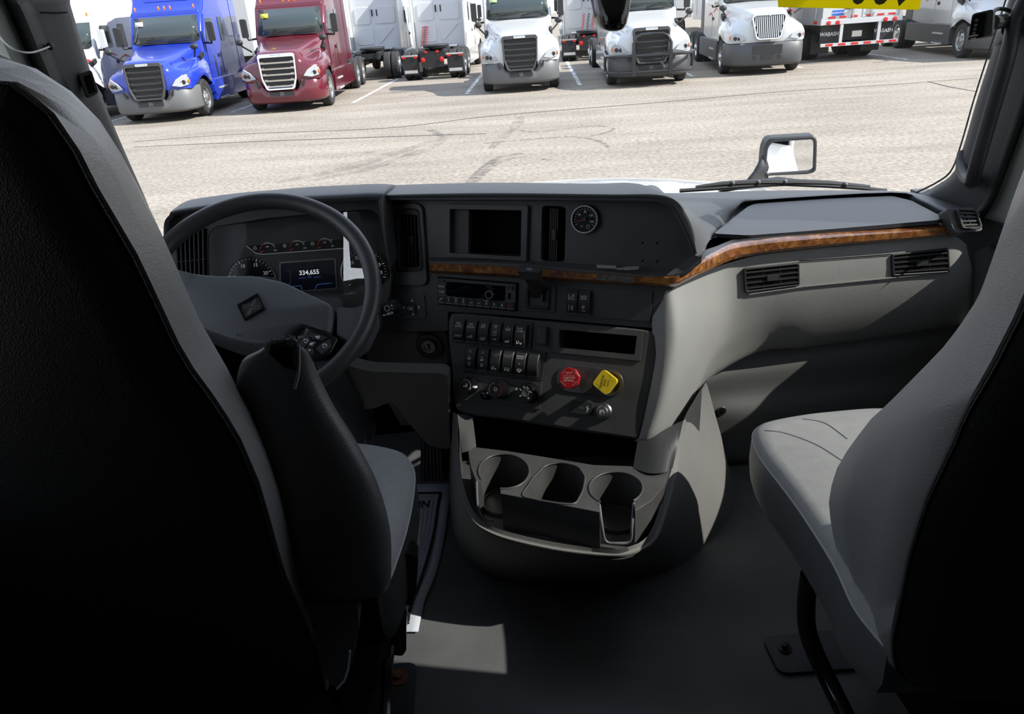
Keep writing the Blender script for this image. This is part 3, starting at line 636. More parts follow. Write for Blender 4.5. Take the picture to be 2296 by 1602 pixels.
# windshield: one bowed pane
def wsy(x, z): return 2.08 - .25*(x/.95)**2 - .28*(z-.65) - .05*max(0, z-.65)**2
q = M(); R = []
for j in range(13):
    z = .61+.95*j/12; R.append([q.v(K(x, wsy(x, z), z)) for x in [-.98+1.96*i/24 for i in range(25)]])
for A, B in zip(R, R[1:]):
    for i in range(24): q.face([A[i], A[i+1], B[i+1], B[i]])
ws = struct(q.build('window_1', WSG, smooth=80))
q = M(); q.surf([[K(x, wsy(x, z)+o, z) for x in (-1.02, -.5, 0, .5, 1.02)] for z, o in ((1.50, .03), (1.50, -.12), (1.56, -.22), (1.80, -.25))], 3, 2)
struct(q.build('trim_3', PL['felt']))
M().prism(KT, [(-1.05, 1.2), (1.05, 1.2), (1.05, 1.75), (-1.05, 1.75)], 1.74, 1.79, back=True).build('cab_roof', PL['felt']); bpy.data.objects['cab_roof'].name = 'trim_4'; struct(bpy.data.objects['trim_4'])

# right windshield pillar
def strip3(name, cols, m, nu=3, nv=3, solid=0.0, par=None):
    q = M(); q.surf(cols, nv, nu); return q.build(name, m, par, smooth=60, solid=solid)
E0 = [(2275, -60), (2262, 0), (2226, 112), (2190, 225), (2162, 323), (2139, 385), (2105, 413), (2058, 436), (2008, 439)]
E0b = [(2282, -60), (2270, 0), (2236, 118), (2201, 230), (2174, 328), (2152, 393), (2118, 424), (2068, 447), (2015, 446)]
E1 = [(2345, -60), (2328, 0), (2304, 120), (2270, 250), (2238, 350), (2214, 430), (2190, 470), (2140, 478), (2060, 460)]
pil = strip3('trim_5', [[hx(x, y, .965) for x, y in E0], [hx(x, y, .945) for x, y in E0b], [hx(x, y, .955) for x, y in E1]], mat('pillar_plastic', (.060, .061, .064), .5, grain=.25, gscale=800))
struct(pil)
E2 = [(2390, -60), (2372, 0), (2344, 125), (2306, 250), (2272, 345), (2240, 428), (2216, 476), (2190, 500), (2150, 500)]
sl_ = strip3('weather_strip', [[hx(x, y, .955) for x, y in E1], [hx(x, y, .95) for x, y in [((a+c)/2, (b+d)/2) for (a, b), (c, d) in zip(E1, E2)]], [hx(x, y, .985) for x, y in E2]], PL['vinyl'], par=pil)
E3 = [(2500, -60), (2480, 0), (2470, 130), (2440, 260), (2400, 360), (2340, 450), (2300, 520), (2290, 560), (2260, 580)]
strip3('door_frame', [[hx(x, y, .985) for x, y in E2], [hx(x, y, .995) for x, y in [((a+c)/2, (b+d)/2) for (a, b), (c, d) in zip(E2, E3)]], [hx(x, y, 1.03) for x, y in E3]], PL['doorgrey'], par=pil)
q = M()                                                        # dotted black edge printed on the glass
P = crom([hx(x-6, y-3, .966) for x, y in E0[1:-1]], 10); P = resample(P, 150)
for p in P: q.ball(p, .0024, 6, 4)
q.build('frit_dot', PL['ink'], ws)

gh = thing('grab_handle', 'black grab handle bolted along the right windshield pillar', 'handle', tuple(hx(2200, 290, .93)))
M().tube(crom([hx(2312, -25, .95), hx(2278, 45, .925), hx(2264, 105, .905), hx(2250, 160, .90), hx(2219, 267, .90), hx(2191, 365, .90), hx(2180, 408, .91)], 8), [.0155]*49, 16).build('bar', PL['black'], gh)
M().tube(crom([hx(2180, 408, .91), hx(2168, 400, .93), hx(2160, 375, .95), hx(2162, 345, .965)], 5), [.0155]*8+[.016]*8, 14).build('lower_bracket', PL['black'], gh)
M().tube(crom([hx(2264, 66, .925), hx(2254, 76, .94), hx(2246, 90, .96)], 4), [.0155]*9, 14).build('upper_bracket', PL['black'], gh)
# left windshield pillar, with speaker grille
L0 = [(158, -60), (157, 0), (163, 28), (202, 157), (225, 208), (250, 270), (284, 350), (323, 438), (350, 505)]
L1 = [(70, -60), (66, 0), (84, 28), (136, 157), (160, 208), (192, 290), (235, 370), (275, 460), (310, 520)]
L2 = [(2, -60), (8, 0), (20, 28), (70, 145), (100, 208), (130, 290), (180, 370), (220, 460), (250, 520)]
pl_ = strip3('trim_6', [[hx(x, y, -.965) for x, y in L0], [hx(x-8, y+3, -.94) for x, y in L0], [hx(x, y, -.955) for x, y in L1]], bpy.data.materials['pillar_plastic']); struct(pl_)
strip3('weather_strip', [[hx(x, y, -.955) for x, y in L1], [hx((a[0]+c[0])/2, (a[1]+c[1])/2, -.945) for a, c in zip(L1, L2)], [hx(x, y, -.98) for x, y in L2]], PL['vinyl'], par=pl_)
L3 = [(-90, -60), (-80, 0), (-70, 28), (-10, 145), (20, 208), (60, 290), (120, 370), (170, 460), (200, 520)]
strip3('door_frame', [[hx(x, y, -.98) for x, y in L2], [hx((a[0]+c[0])/2, (a[1]+c[1])/2, -.985) for a, c in zip(L2, L3)], [hx(x, y, -1.03) for x, y in L3]], PL['doorgrey'], par=pl_)
o = M().tube([hx(90, 28, -.948), hx(120, 29, -.94), hx(150, 28, -.938)], .0012, 6).build('trim_seam', PL['deep'], pl_)
sf = FA(hx(196, 188, -.935), -42, 6); sp = M().prism(sf, rr(sf.P([(174, 168), (203, 157), (220, 209), (195, 222)]), .006), -.004, .008).build('speaker_cover', PL['black'], pl_, bevel=.002)
c4 = sf.P([(184, 173), (201, 167), (213, 206), (198, 212)]); q = M()
for i in range(7):
    for j in range(13):
        u, v = (i+.5)/7, (j+.5)/13; a = [(c4[0][k]*(1-u)+c4[1][k]*u)*(1-v)+(c4[3][k]*(1-u)+c4[2][k]*u)*v for k in (0, 1)]
        q.box(sf.sub(*a), -.0010, .0010, -.0011, .0011, .0075, .0083)
q.build('speaker_hole', PL['deep'], sp)
P = crom([hx(-14, 62, -.96), hx(0, 82, -.95), hx(17, 101, -.93), hx(42, 115, -.915), hx(70, 118, -.915), hx(95, 111, -.925), hx(112, 104, -.942)], 6)
cb = thing('cable', 'thin pale cable looping out of the left windshield pillar', 'cable', tuple(P[18]))
M().tube(P, .0016, 8).build('wire', mat('pale_cable', (.62, .63, .62), .4), cb); M().ball(P[-1], .0065, 10, 6).build('grommet', PL['black'], cb)

# small camera boxes
dc = thing('dash_camera', 'small black dash camera on the right windshield pillar', 'camera', tuple(at(2200, 60, 1.45)))
df = FA(at(2197, 62, 1.45), 32, 6)
M().prism(df, rr(df.P([(2180, 31), (2228, 20), (2224, 78), (2170, 92)]), .006), -.05, .0, back=True).build('body', PL['black'], dc, bevel=.004)
fc = M().prism(df, rr(df.P([(2182, 34), (2213, 27), (2206, 82), (2171, 91)]), .004), -.002, .003).build('face_plate', PL['gloss'], dc, bevel=.001)
for k, y in enumerate((46, 57, 66, 75)): M().lathe(df, df.p(2190-k*2, y), [(.003, .003), (.003, .0042)], 12).build('lens' if k == 0 else 'indicator', PL['dgrey'], fc)
M().ribbon(df, df.P([(2174, 82), (2192, 79)]), .003, .0036).ribbon(df, df.P([(2177, 88), (2188, 86)]), .003, .0036).build('logo_mark', PL['grey_print'], fc)
M().tube(crom([at(2225, 50, 1.50), at(2240, 49, 1.52), at(2248, 47, 1.54)], 4), .014, 10).build('bracket', PL['black'], dc)
M().tube(crom([at(2222, 30, 1.49), at(2238, 20, 1.52), at(2262, 24, 1.56), hx(2280, 40, .955)], 5), .004, 8).build('wire', PL['black'], dc)
cc = thing('dash_camera', 'black rounded camera housing hanging at the top centre of the windshield', 'camera', tuple(at(1370, 0, 1.35)))
q = M(); secs = []
for y, hwpx, dd in ((-150, 50, .05), (-60, 48, .05), (0, 44, .05), (30, 38, .048), (52, 33, .045), (64, 26, .038), (70, 14, .022)):
    c = at(1369+y*.01, y, 1.35); w = hwpx/FPX*1.35; secs.append([c + CR*(w*cos(a)*abs(cos(a))**-.35 if abs(cos(a)) > 1e-3 else 0) + KY*(dd*sin(a)) for a in [2*pi*i/20+.01 for i in range(20)]])
q.loft(secs).build('housing', PL['gloss'], cc, smooth=60)
M().tube([at(1369, -150, 1.35), K(-.02, wsy(0, 1.5)-.02, 1.52)], .02, 8).build('mount', PL['black'], cc)
# yellow sticker on the windshield
def yellow_film():
    m = bpy.data.materials.new('yellow_film'); m.use_nodes = True; n, l = m.node_tree.nodes, m.node_tree.links; b = n['Principled BSDF']; b.inputs['Base Color'].default_value = (.70, .62, .03, 1); b.inputs['Roughness'].default_value = .6
    t = n.new('ShaderNodeBsdfTranslucent'); t.inputs[0].default_value = (.85, .76, .03, 1); x = n.new('ShaderNodeMixShader'); x.inputs[0].default_value = .75
    l.new(b.outputs[0], x.inputs[1]); l.new(t.outputs[0], x.inputs[2]); l.new(x.outputs[0], n['Material Output'].inputs[0]); return m
def wsp(x, y):
    d = ray(x, y); t = 1.0
    for _ in range(40):
        p = CP+d*t; q_ = p-KO; f = q_.dot(KY) - wsy(q_.dot(KX), q_.z) + .006; t -= f/d.dot(KY)
    return CP+d*t
A, B, C_, D_ = wsp(1745, 16), wsp(2062, 22), wsp(2074, -60), wsp(1738, -70)
su = (D_-A); sr = (B-A).normalized(); sn = sr.cross(su).normalized(); su = sn.cross(sr)
sfr = Fr(A, sr, su, sn)
stk = M().prism(sfr, [((p-A).dot(sr), (p-A).dot(su)) for p in (A, B, C_, D_)], -.0004, .0004, back=True).build('window_sticker', yellow_film()); tag(stk, 'yellow sticker with dark digits at the top of the windshield', 'sticker')
q = M()
for k, ch in enumerate('689'): q.text(sfr, ((wsp(1920+k*50, 12)-A).dot(sr), .045), .10, ch, .0012, bold=.05, sx=.62)
q.build('digits', mat('olive_ink', (.09, .09, .015), .6), stk)

# own hood, hood mirror, wiper
hd = M()
rows = []
for y, zc, drop in ((2.16, .570, .10), (2.4, .565, .11), (2.7, .548, .13), (3.0, .505, .15), (3.4, .41, .2), (3.7, .25, .25)):
    rows.append([K(x*1.0+.12, y, zc-drop*abs(x)**2.2) for x in (-1.0, -.75, -.5, -.25, 0, .25, .5, .75, 1.0)])
hd.surf(rows, 3, 4); hood = tag(hd.build('truck_hood', WHITE, smooth=60, solid=.02), 'own white truck hood showing just past the dashboard', 'hood')
ob = M(); ob.box(KT, 1.125, 1.17, -1.6, 1.76, -1.0, .66)
struct(ob.build('trim_7', WHITE, bevel=.05))
hm = thing('hood_mirror', 'square mirror in a grey housing on the right fender outside', 'mirror', tuple(at(1765, 350, 2.95)))
mf = FA(at(1770, 350, 2.95), 2.5, 1)
mo = rr(mf.P([(1722, 309), (1826, 303), (1831, 316), (1829, 384), (1812, 390), (1712, 394), (1707, 384), (1712, 330)]), .02)
MH = mat('mirror_housing_grey', (.016, .017, .019), .5)
mi = rr(mf.P([(1731, 318), (1820, 312), (1824, 320), (1822, 378), (1814, 382), (1722, 388), (1717, 380), (1721, 332)]), .015)
M().prism(mf, mo, -.05, .012, [mi]).build('rim', MH, hm, bevel=.006)
q = M(); cen = sum((Vector(p) for p in mo), Vector((0, 0)))/len(mo)
q.loft([[mf.w(*(cen+(Vector(p)-cen)*k), h) for p in mo] for k, h in ((1, -.02), (1.02, -.06), (.9, -.10), (.6, -.125))]).build('shell', MH, hm, smooth=60)
M().prism(mf, mi, -.01, .002).build('mirror_glass', PL['mirror'], hm)
q = M(); q.loft([[at(x, y, D) for x, y, D in s] for s in ([(1712, 325, 2.95), (1740, 330, 2.98), (1735, 385, 2.98), (1708, 385, 2.95)], [(1700, 345, 2.95), (1722, 352, 3.0), (1724, 394, 3.0), (1700, 392, 2.95)], [(1686, 385, 2.96), (1712, 392, 3.0), (1740, 402, 3.0), (1676, 404, 2.95)], [(1668, 402, 2.97), (1700, 410, 3.0), (1740, 420, 3.0), (1650, 424, 2.95)])])
q.build('stalk', MH, hm, smooth=70, sub=1)
wp = thing('wiper', 'black wiper arm and blade lying along the base of the windshield', 'wiper', tuple(at(1750, 418, 2.12)))
wd = 2.13
M().tube([at(x, y, wd) for x, y in ((1524, 428), (1600, 423), (1680, 417), (1760, 413), (1850, 417), (1930, 422), (1987, 428))], .006, 8).build('blade', PL['black'], wp)
M().tube([at(x, y, wd+.0) for x, y in ((1560, 420), (1620, 413), (1700, 409), (1780, 409), (1860, 411), (1950, 419))], [.005, .008, .010, .010, .008, .005], 8).build('bridge', PL['black'], wp)
M().tube([at(x, y, wd+.05) for x, y in ((1612, 426), (1650, 418), (1745, 407), (1790, 410))], [.010, .012, .014, .010], 8).build('arm', PL['black'], wp)
for x, y in ((1642, 411), (1700, 409), (1760, 408), (1895, 414)): M().ball(at(x, y, wd-.005), .008, 10, 6).build('pivot', PL['dgrey'], wp)
# ================================================================== dashboard
UP = FA(at(1070, 655, 1.66), 19, 14)
LP = FA(UP.hit(1230, 725), 18, 25).off(.014)
FP = FA((.40, 1.62, .63), -10, 10)
CL = FA(at(670, 590, 1.72), -8, 18); KC = 1.06
DB = thing('dashboard', 'dark grey truck dashboard with wood trim, vents and rocker switches', 'dashboard', tuple(K(0, 1.6, 0)))
def pxprism(name, fr, px, h0, h1, m, par, r=.004, bevel=.0015, holes=(), **kw):
    return M().prism(fr, rr(fr.P(px), r), h0, h1, holes).build(name, m, par, bevel=bevel, **kw)
def vent(fr, px, n, par, vertical=True, depth=.035, base=None, tab=True, cross=2, name='air_vent', wd=.0014):
    """recessed louvre set inside the four-point outline"""
    base = -depth if base is None else base; top = base+depth; P = fr.P(px); o = M().prism(fr, P, base-.002, base).build(name, PL['deep'], par)
    (x0, y0), (x1, y1), (x2, y2), (x3, y3) = P
    L = lambda u, v: ((x0*(1-u)+x1*u)*(1-v)+(x3*(1-u)+x2*u)*v, (y0*(1-u)+y1*u)*(1-v)+(y3*(1-u)+y2*u)*v)
    for i in range(n):
        u = (i+.5)/n; q = M()
        a, b = (L(u, 0.0), L(u, 1.0)) if vertical else (L(0, u), L(1, u))
        d = (Vector(b)-Vector(a)).normalized(); e = Vector((-d.y, d.x))*wd
        q.prism(fr, [tuple(Vector(a)-e), tuple(Vector(b)-e), tuple(Vector(b)+e), tuple(Vector(a)+e)], base+depth*.35, top-.001); q.build('slat', PL['black'], o)
    q = M()
    for k in range(cross):
        v = (k+1)/(cross+1); a, b = (L(0, v), L(1, v)) if vertical else (L(v, 0), L(v, 1))
        d = (Vector(b)-Vector(a)).normalized(); e = Vector((-d.y, d.x))*.0008
        q.prism(fr, [tuple(Vector(a)-e), tuple(Vector(b)-e), tuple(Vector(b)+e), tuple(Vector(a)+e)], base+depth*.2, top-.003)
    if cross: q.build('cross_bar', PL['black'], o)
    if tab:
        c = L(.62 if vertical else .5, .5); s = fr.sub(*c)
        M().prism(s, rr([(-.004, -.011), (.004, -.011), (.004, .011), (-.004, .011)] if vertical else [(-.014, -.006), (.014, -.006), (.014, .006), (-.014, .006)], .002), base+.001, top+.004).build('vent_tab', PL['black'], o, bevel=.001)
    return o
# --- centre stack, upper plate with its openings
V1 = [(894, 480), (940, 483), (944, 597), (898, 600)]
SCR = [(1013, 469), (1173, 472), (1171, 575), (1012, 567)]
V2 = [(1215, 461), (1269, 463), (1266, 588), (1212, 585)]
HV = [(1184, 644), (1233, 648), (1231, 693), (1181, 689)]
outl = [(862, 440), (1100, 436), (1360, 436), (1500, 444), (1524, 480), (1560, 575), (1506, 650), (1488, 652), (1486, 690), (1462, 736), (1300, 722), (1120, 706), (1004, 699), (1004, 742), (846, 744), (878, 650), (868, 540)]
holes = [rr(UP.P(V1), .008), rr(UP.P(SCR), .003), rr(UP.P(V2), .010), rr(UP.P(HV), .006)]
up = M().prism(UP, UP.P(outl), -.10, 0, holes).build('centre_panel', PL['panel'], DB)
pxprism('vent_surround', UP, [(868, 456), (950, 456), (962, 640), (880, 640)], 0, .008, PL['panel'], DB, r=.02, bevel=.004, holes=[rr(UP.P([(876, 467), (943, 469), (953, 607), (888, 611)]), .012)])
pxprism('vent_bezel', UP, [(878, 469), (941, 471), (951, 605), (890, 609)], 0, .005, PL['black'], DB, r=.012, holes=[rr(UP.P(V1), .008)])
vent(UP, V1, 6, DB)
vent(UP.off(-.012), [(1232, 467), (1252, 468), (1249, 586), (1229, 583)], 5, DB, wd=.001)
M().prism(UP, UP.P([(1213, 459), (1271, 461), (1268, 590), (1210, 587)]), -.046, -.042).build('vent_pocket', PL['black'], DB)
# screen housing
sc = M().prism(UP, rr(UP.P([(1001, 458), (1187, 461), (1183, 586), (1002, 574)]), .004), .0, .010, [rr(UP.P(SCR), .003)]).build('screen_frame', PL['panel'], DB, bevel=.002)
M().prism(UP, UP.P(SCR), -.052, -.050).build('empty_screen_bay', PL['deep'], sc)
M().prism(UP, UP.P([(1014, 470), (1049, 471), (1048, 570), (1013, 567)]), -.02, -.004).build('blank_cover', PL['dgrey'], sc)
for x, y in ((1441, 544.5), (1474, 545), (1441, 585), (1474, 586.5)): M().lathe(UP, UP.p(x, y), [(.0024, 0), (.0024, .0004)], 12).build('screw_hole', PL['deep'], up)
# --- hood over the centre stack
lip_in = [(858, 449), (1000, 450), (1141, 450), (1366, 451), (1462, 453), (1500, 463), (1520, 492), (1540, 535), (1556, 572)]
lip_out = [(853, 434), (1000, 430), (1141, 429), (1366, 432), (1465, 432), (1513, 446), (1540, 478), (1557, 512), (1569, 566)]
U3 = UP.off(.045); g = []
r0 = [UP.hit(x, y) for x, y in lip_in]; r1 = [U3.hit(x, y) for x, y in lip_in]
r1b = [UP.off(.048).hit(a*.7+c*.3, b*.7+d*.3) for (a, b), (c, d) in zip(lip_in, lip_out)]; r2 = [UP.off(.040).hit(x, y) for x, y in lip_out]
bk = [(.0, .18, -.02)]*5+[(.02, .17, -.03), (.035, .16, -.03), (.05, .15, -.02), (.06, .12, -.005)]
r3 = [p + KX*a*1.0 + KY*b + Vector((0, 0, c)) for p, (a, b, c) in zip(r2, bk)]
r4 = [p + KX*.03*(i > 4) + KY*.22 + Vector((0, 0, -.08 if i < 5 else -.03)) for i, p in enumerate(r3)]
M().surf([r0, r1, r1b, r2, r3, r4], 5, 4).build('stack_hood', PL['pad'], DB, smooth=50)
M().surf([[UP.off(.002).hit(x, y) for x, y in ((964, 577), (1141, 583), (1338, 594), (1500, 606), (1558, 572))], [UP.off(.022).hit(x, y) for x, y in ((962, 586), (1141, 592), (1338, 608), (1506, 617), (1572, 580))], [UP.off(.020).hit(x, y) for x, y in ((962, 596), (1141, 602), (1338, 618), (1506, 628), (1572, 590))]], 4, 2).build('trim_ledge', PL['pad'], DB, smooth=40)
# --- wood trim, running from the stack round the corner along the passenger side
def blend(x, y, off, k):                                        # k = 0 on the stack plane, 1 on the passenger fascia
    a, b = UP.off(off).hit(x, y), FP.off(off).hit(x, y); return a.lerp(b, k)
wt = [(964, 584, 588, 592, 606, 612, 0), (1141, 591, 597, 602, 616, 622, 0), (1281, 603, 609, 613, 625, 631, 0), (1400, 611, 617, 621, 632, 638, 0), (1480, 612, 619, 623, 636, 642, 0), (1512, 610, 618, 622, 636, 643, 0), (1532, 602, 608, 612, 626, 634, .06), (1560, 588, 594, 598, 613, 620, .25), (1600, 566, 572, 577, 594, 601, .55), (1640, 547, 554, 559, 577, 584, .85), (1680, 540, 547, 552, 569, 575, 1), (1754, 531, 538, 543, 558, 564, 1), (1900, 519, 526, 530, 544, 550, 1), (2040, 509, 516, 520, 533, 538, 1), (2129, 502, 509, 513, 523, 527, 1)]
q = M(); secs = []
for x, a, b, c, d, e, k in wt: secs.append([blend(x, a, .004, k), blend(x, b, .020, k), blend(x, c, .026, k), blend(x, d, .024, k), blend(x, e, .012, k), blend(x, e, -.01, k)])
cols = [crom([s[i] for s in secs], 4) for i in range(6)]
q.loft([list(s) for s in zip(*cols)], closed=True, cap=True); wd_ = q.build('wood_trim', PL['wood'], DB, smooth=30)
M().surf([[UP.off(.0265).hit(x, y) for x, y in ((1338, 616), (1380, 618), (1424, 623))], [UP.off(.0255).hit(x, y) for x, y in ((1336, 628), (1380, 631), (1424, 635))]], 3, 2).build('glue_residue', mat('tape_residue', (.15, .13, .115), .9, var=.5, vscale=120), wd_)
M().prism(UP.off(.023), UP.off(.023).P([(1338, 594), (1382, 596), (1382, 603), (1338, 601)]), 0, .001).build('tape_scrap', PL['grey_print'], wd_)
M().prism(UP.off(.023), UP.off(.023).P([(1382, 602), (1405, 598), (1434, 597), (1432, 604), (1410, 606), (1384, 605)]), 0, .0012).build('tape_scrap', mat('torn_tape', (.30, .30, .29), .8, var=.5, vscale=200), wd_)
# --- radio
RD = thing('radio', 'single-slot truck radio with silver-ringed volume knob and number keys', 'radio', tuple(UP.hit(1070, 655)))
RP = [(984, 622), (1161, 636), (1158, 697), (984, 681)]; Pq = UP.P(RP)
def radi(u, v): return ((Pq[0][0]*(1-u)+Pq[1][0]*u)*(1-v)+(Pq[3][0]*(1-u)+Pq[2][0]*u)*v, (Pq[0][1]*(1-u)+Pq[1][1]*u)*(1-v)+(Pq[3][1]*(1-u)+Pq[2][1]*u)*v)
def rq(u0, u1, v0, v1): return [radi(u0, v0), radi(u1, v0), radi(u1, v1), radi(u0, v1)]
M().prism(UP, rq(-.012, 1.012, -.03, 1.03), 0, .0012).build('slot_gap', PL['deep'], RD)
M().prism(UP, rr(rq(.008, .992, .02, .97), .003), 0, .007).build('face', PL['dgrey'], RD, bevel=.0015)
M().prism(UP, rr(rq(.12, .865, .12, .66), .003), .005, .0078).build('display', PL['screen'], RD)
for u0, u1, v0, v1, t in ((.025, .098, .06, .17, ''), (.012, .112, .24, .40, 'DISPLAY'), (.012, .112, .43, .61, 'TUNER'), (.885, .965, .10, .22, '')):
    b = M().prism(UP, rr(rq(u0, u1, v0, v1), .0015), .006, .0095).build('button', PL['dgrey'] if t else PL['black'], RD, bevel=.0008)
    if t: M().text(UP, radi((u0+u1)/2, (v0+v1)/2), .0045, t, .0098, bold=.02).build('lettering', PL['white'], b)
keys = ['phone', '1', '2', '3', '<<', '>>', '4', '5', '6', 'hang']; subs = ['', 'INT', 'SCAN', 'MIX', '#', '*', 'FADE', '', '', '']
for i, k in enumerate(keys):
    u0, u1 = .012+.0978*i, .012+.0978*i+.092
    b = M().prism(UP, rr(rq(u0, u1, .70, .965), .002), .006, .0105).build('button', PL['black'], RD, bevel=.001)
    M().prism(UP, rq(u0+.004, u1-.004, .90, .955), .0104, .0108).build('key_edge', PL['lip'], b)
    c = radi((u0+u1)/2, .80); q = M(); s = .0035
    if k in '123456': q.text(UP, (c[0], c[1]-.001), .008, k, .0108, bold=.03)
    elif k in ('<<', '>>'):
        m = -1 if k == '<<' else 1
        for d in (-.0018, .0018): q.prism(UP, [(c[0]+d-m*.0016, c[1]-.0035), (c[0]+d+m*.0016, c[1]-.002), (c[0]+d-m*.0016, c[1]-.0005)], .0106, .0108)
    else: q.ribbon(UP, [(c[0]-s, c[1]-s*(.8 if k == 'phone' else .2)), (c[0]-s*.3, c[1]+s*.45), (c[0]+s*.3, c[1]+s*.5), (c[0]+s, c[1]+s*(.9 if k == 'phone' else -.2))], .0016, .0108)
    if subs[i]: q.text(UP, (c[0], c[1]+.0048), .0030, subs[i], .0108, bold=.02)
    q.build('symbol', PL['red'] if k == 'hang' else PL['white'], b)
kc = radi(.70, .45); kn = M().lathe(UP, kc, [(.0125, .006), (.012, .020), (.0085, .0235), (.0085, .0235)], 32).build('volume_knob', PL['gloss'], RD, smooth=40)
M().lathe(UP, kc, [(.0092, .0232), (.0088, .0243), (.0074, .0243), (.0070, .0230)], 32, cap1=False).build('ring', PL['steel'], kn)
M().prism(UP, rr(rq(.905, .935, .36, .58), .001), .006, .0076).build('usb_port', PL['deep'], RD)
M().lathe(UP, radi(.845, .50), [(.0016, .0078), (.0016, .0080)], 10).build('jack_hole', PL['deep'], RD)
M().text(UP, radi(.66, .19), .0035, 'VOLUME', .0080).build('lettering', PL['grey_print'], RD)
# --- hand valve lever
HL = thing('hand_brake_lever', 'black paddle lever in a square bezel between radio and switches', 'lever', tuple(UP.hit(1208, 668)))
pxprism('cover_plate', UP, [(1171, 632), (1248, 638), (1245, 701), (1169, 697)], 0, .003, PL['panel'], HL, r=.008)
pxprism('bezel', UP, [(1182, 642), (1235, 646), (1233, 695), (1179, 690)], 0, .009, PL['black'], HL, r=.008, bevel=.002, holes=[rr(UP.P([(1188, 648), (1229, 651), (1227, 688), (1186, 684)]), .004)])
M().prism(UP, UP.P(HV), -.062, -.06).build('pocket', PL['deep'], HL)
piv = UP.off(-.02).hit(1208, 672); nk = UP.off(.055).hit(1188, 630)
U7 = UP.off(.07); hd0 = U7.hit(1188, 607)
ax = (hd0-piv).normalized(); sd = UP.r; fd = ax.cross(sd).normalized()*-1
q = M(); secs = []
for t, w, d in ((0, .013, .010), (.35, .0125, .009), (.62, .012, .008), (.80, .016, .008), (.93, .0225, .010)):
    c = piv.lerp(hd0, t); secs.append([c+sd*a*w+fd*b*d for a, b in ((-1, -1), (-.6, -1), (.6, -1), (1, -1), (1, 1), (.6, 1), (-.6, 1), (-1, 1))])
q.loft(secs).build('stem', PL['black'], HL, bevel=.002, smooth=40)
hf = Fr(hd0, sd, (UP.n*-.8+UP.u*.6).normalized(), (UP.u*.8+UP.n*.6).normalized())
hh = M().prism(hf, rr([(-.0245, -.009), (.0245, -.009), (.0225, .010), (-.0225, .010)], .003), -.018, .004, back=True).build('grip', PL['black'], HL, bevel=.003)
M().ribbon(hf, circ((0, 0), .0028, 10), .0009, .0043, close=True).ribbon(hf, [(-.0055, -.0025), (-.0055, .0025)], .0009, .0043).ribbon(hf, [(.0055, -.0025), (.0055, .0025)], .0009, .0043).build('symbol', PL['white'], hh)
M().prism(UP.off(.0).sub(*UP.p(1218, 668)), [(-.003, -.008), (.001, -.008), (.002, .008), (-.001, .008)], .0, .012).build('latch', PL['dgrey'], HL)
# --- rocker switches
def rocker(fr, c, w, h, par, name='rocker_switch', lean=0.0):
    s = fr.sub(*c, 0, lean); b = M().prism(s, rr([(-w/2-.0018, -h/2-.003), (w/2+.0018, -h/2-.003), (w/2+.0018, h/2+.003), (-w/2-.0018, h/2+.003)], .002), 0, .0045).build(name, PL['black'], par, bevel=.0008)
    n = 9; rows = []
    for i in range(n):
        t = -1+2*i/(n-1); hh = .006+.0065*(1-t*t)**.8; rows.append([s.w(a*w/2, t*h/2, hh-(.0012 if abs(a) == 1 else 0)) for a in (-1, -.9, 0, .9, 1)])
    q = M(); q.loft(rows, closed=False); q.loft([[r[0] for r in rows], [s.w(-w/2, (-1+2*i/(n-1))*h/2, .002) for i in range(n)]], closed=False); q.loft([[r[-1] for r in rows], [s.w(w/2, (-1+2*i/(n-1))*h/2, .002) for i in range(n)]], closed=False)
    q.build('paddle', PL['black'], b, smooth=40)
    M().box(s, -w/2+.001, w/2-.001, -h/2-.0030, -h/2-.0006, .003, .0052).build('lower_edge', PL['dgrey'], b)
    return b, s
def hgt(t): return .006+.0065*max(0, 1-t*t)**.8+.0011
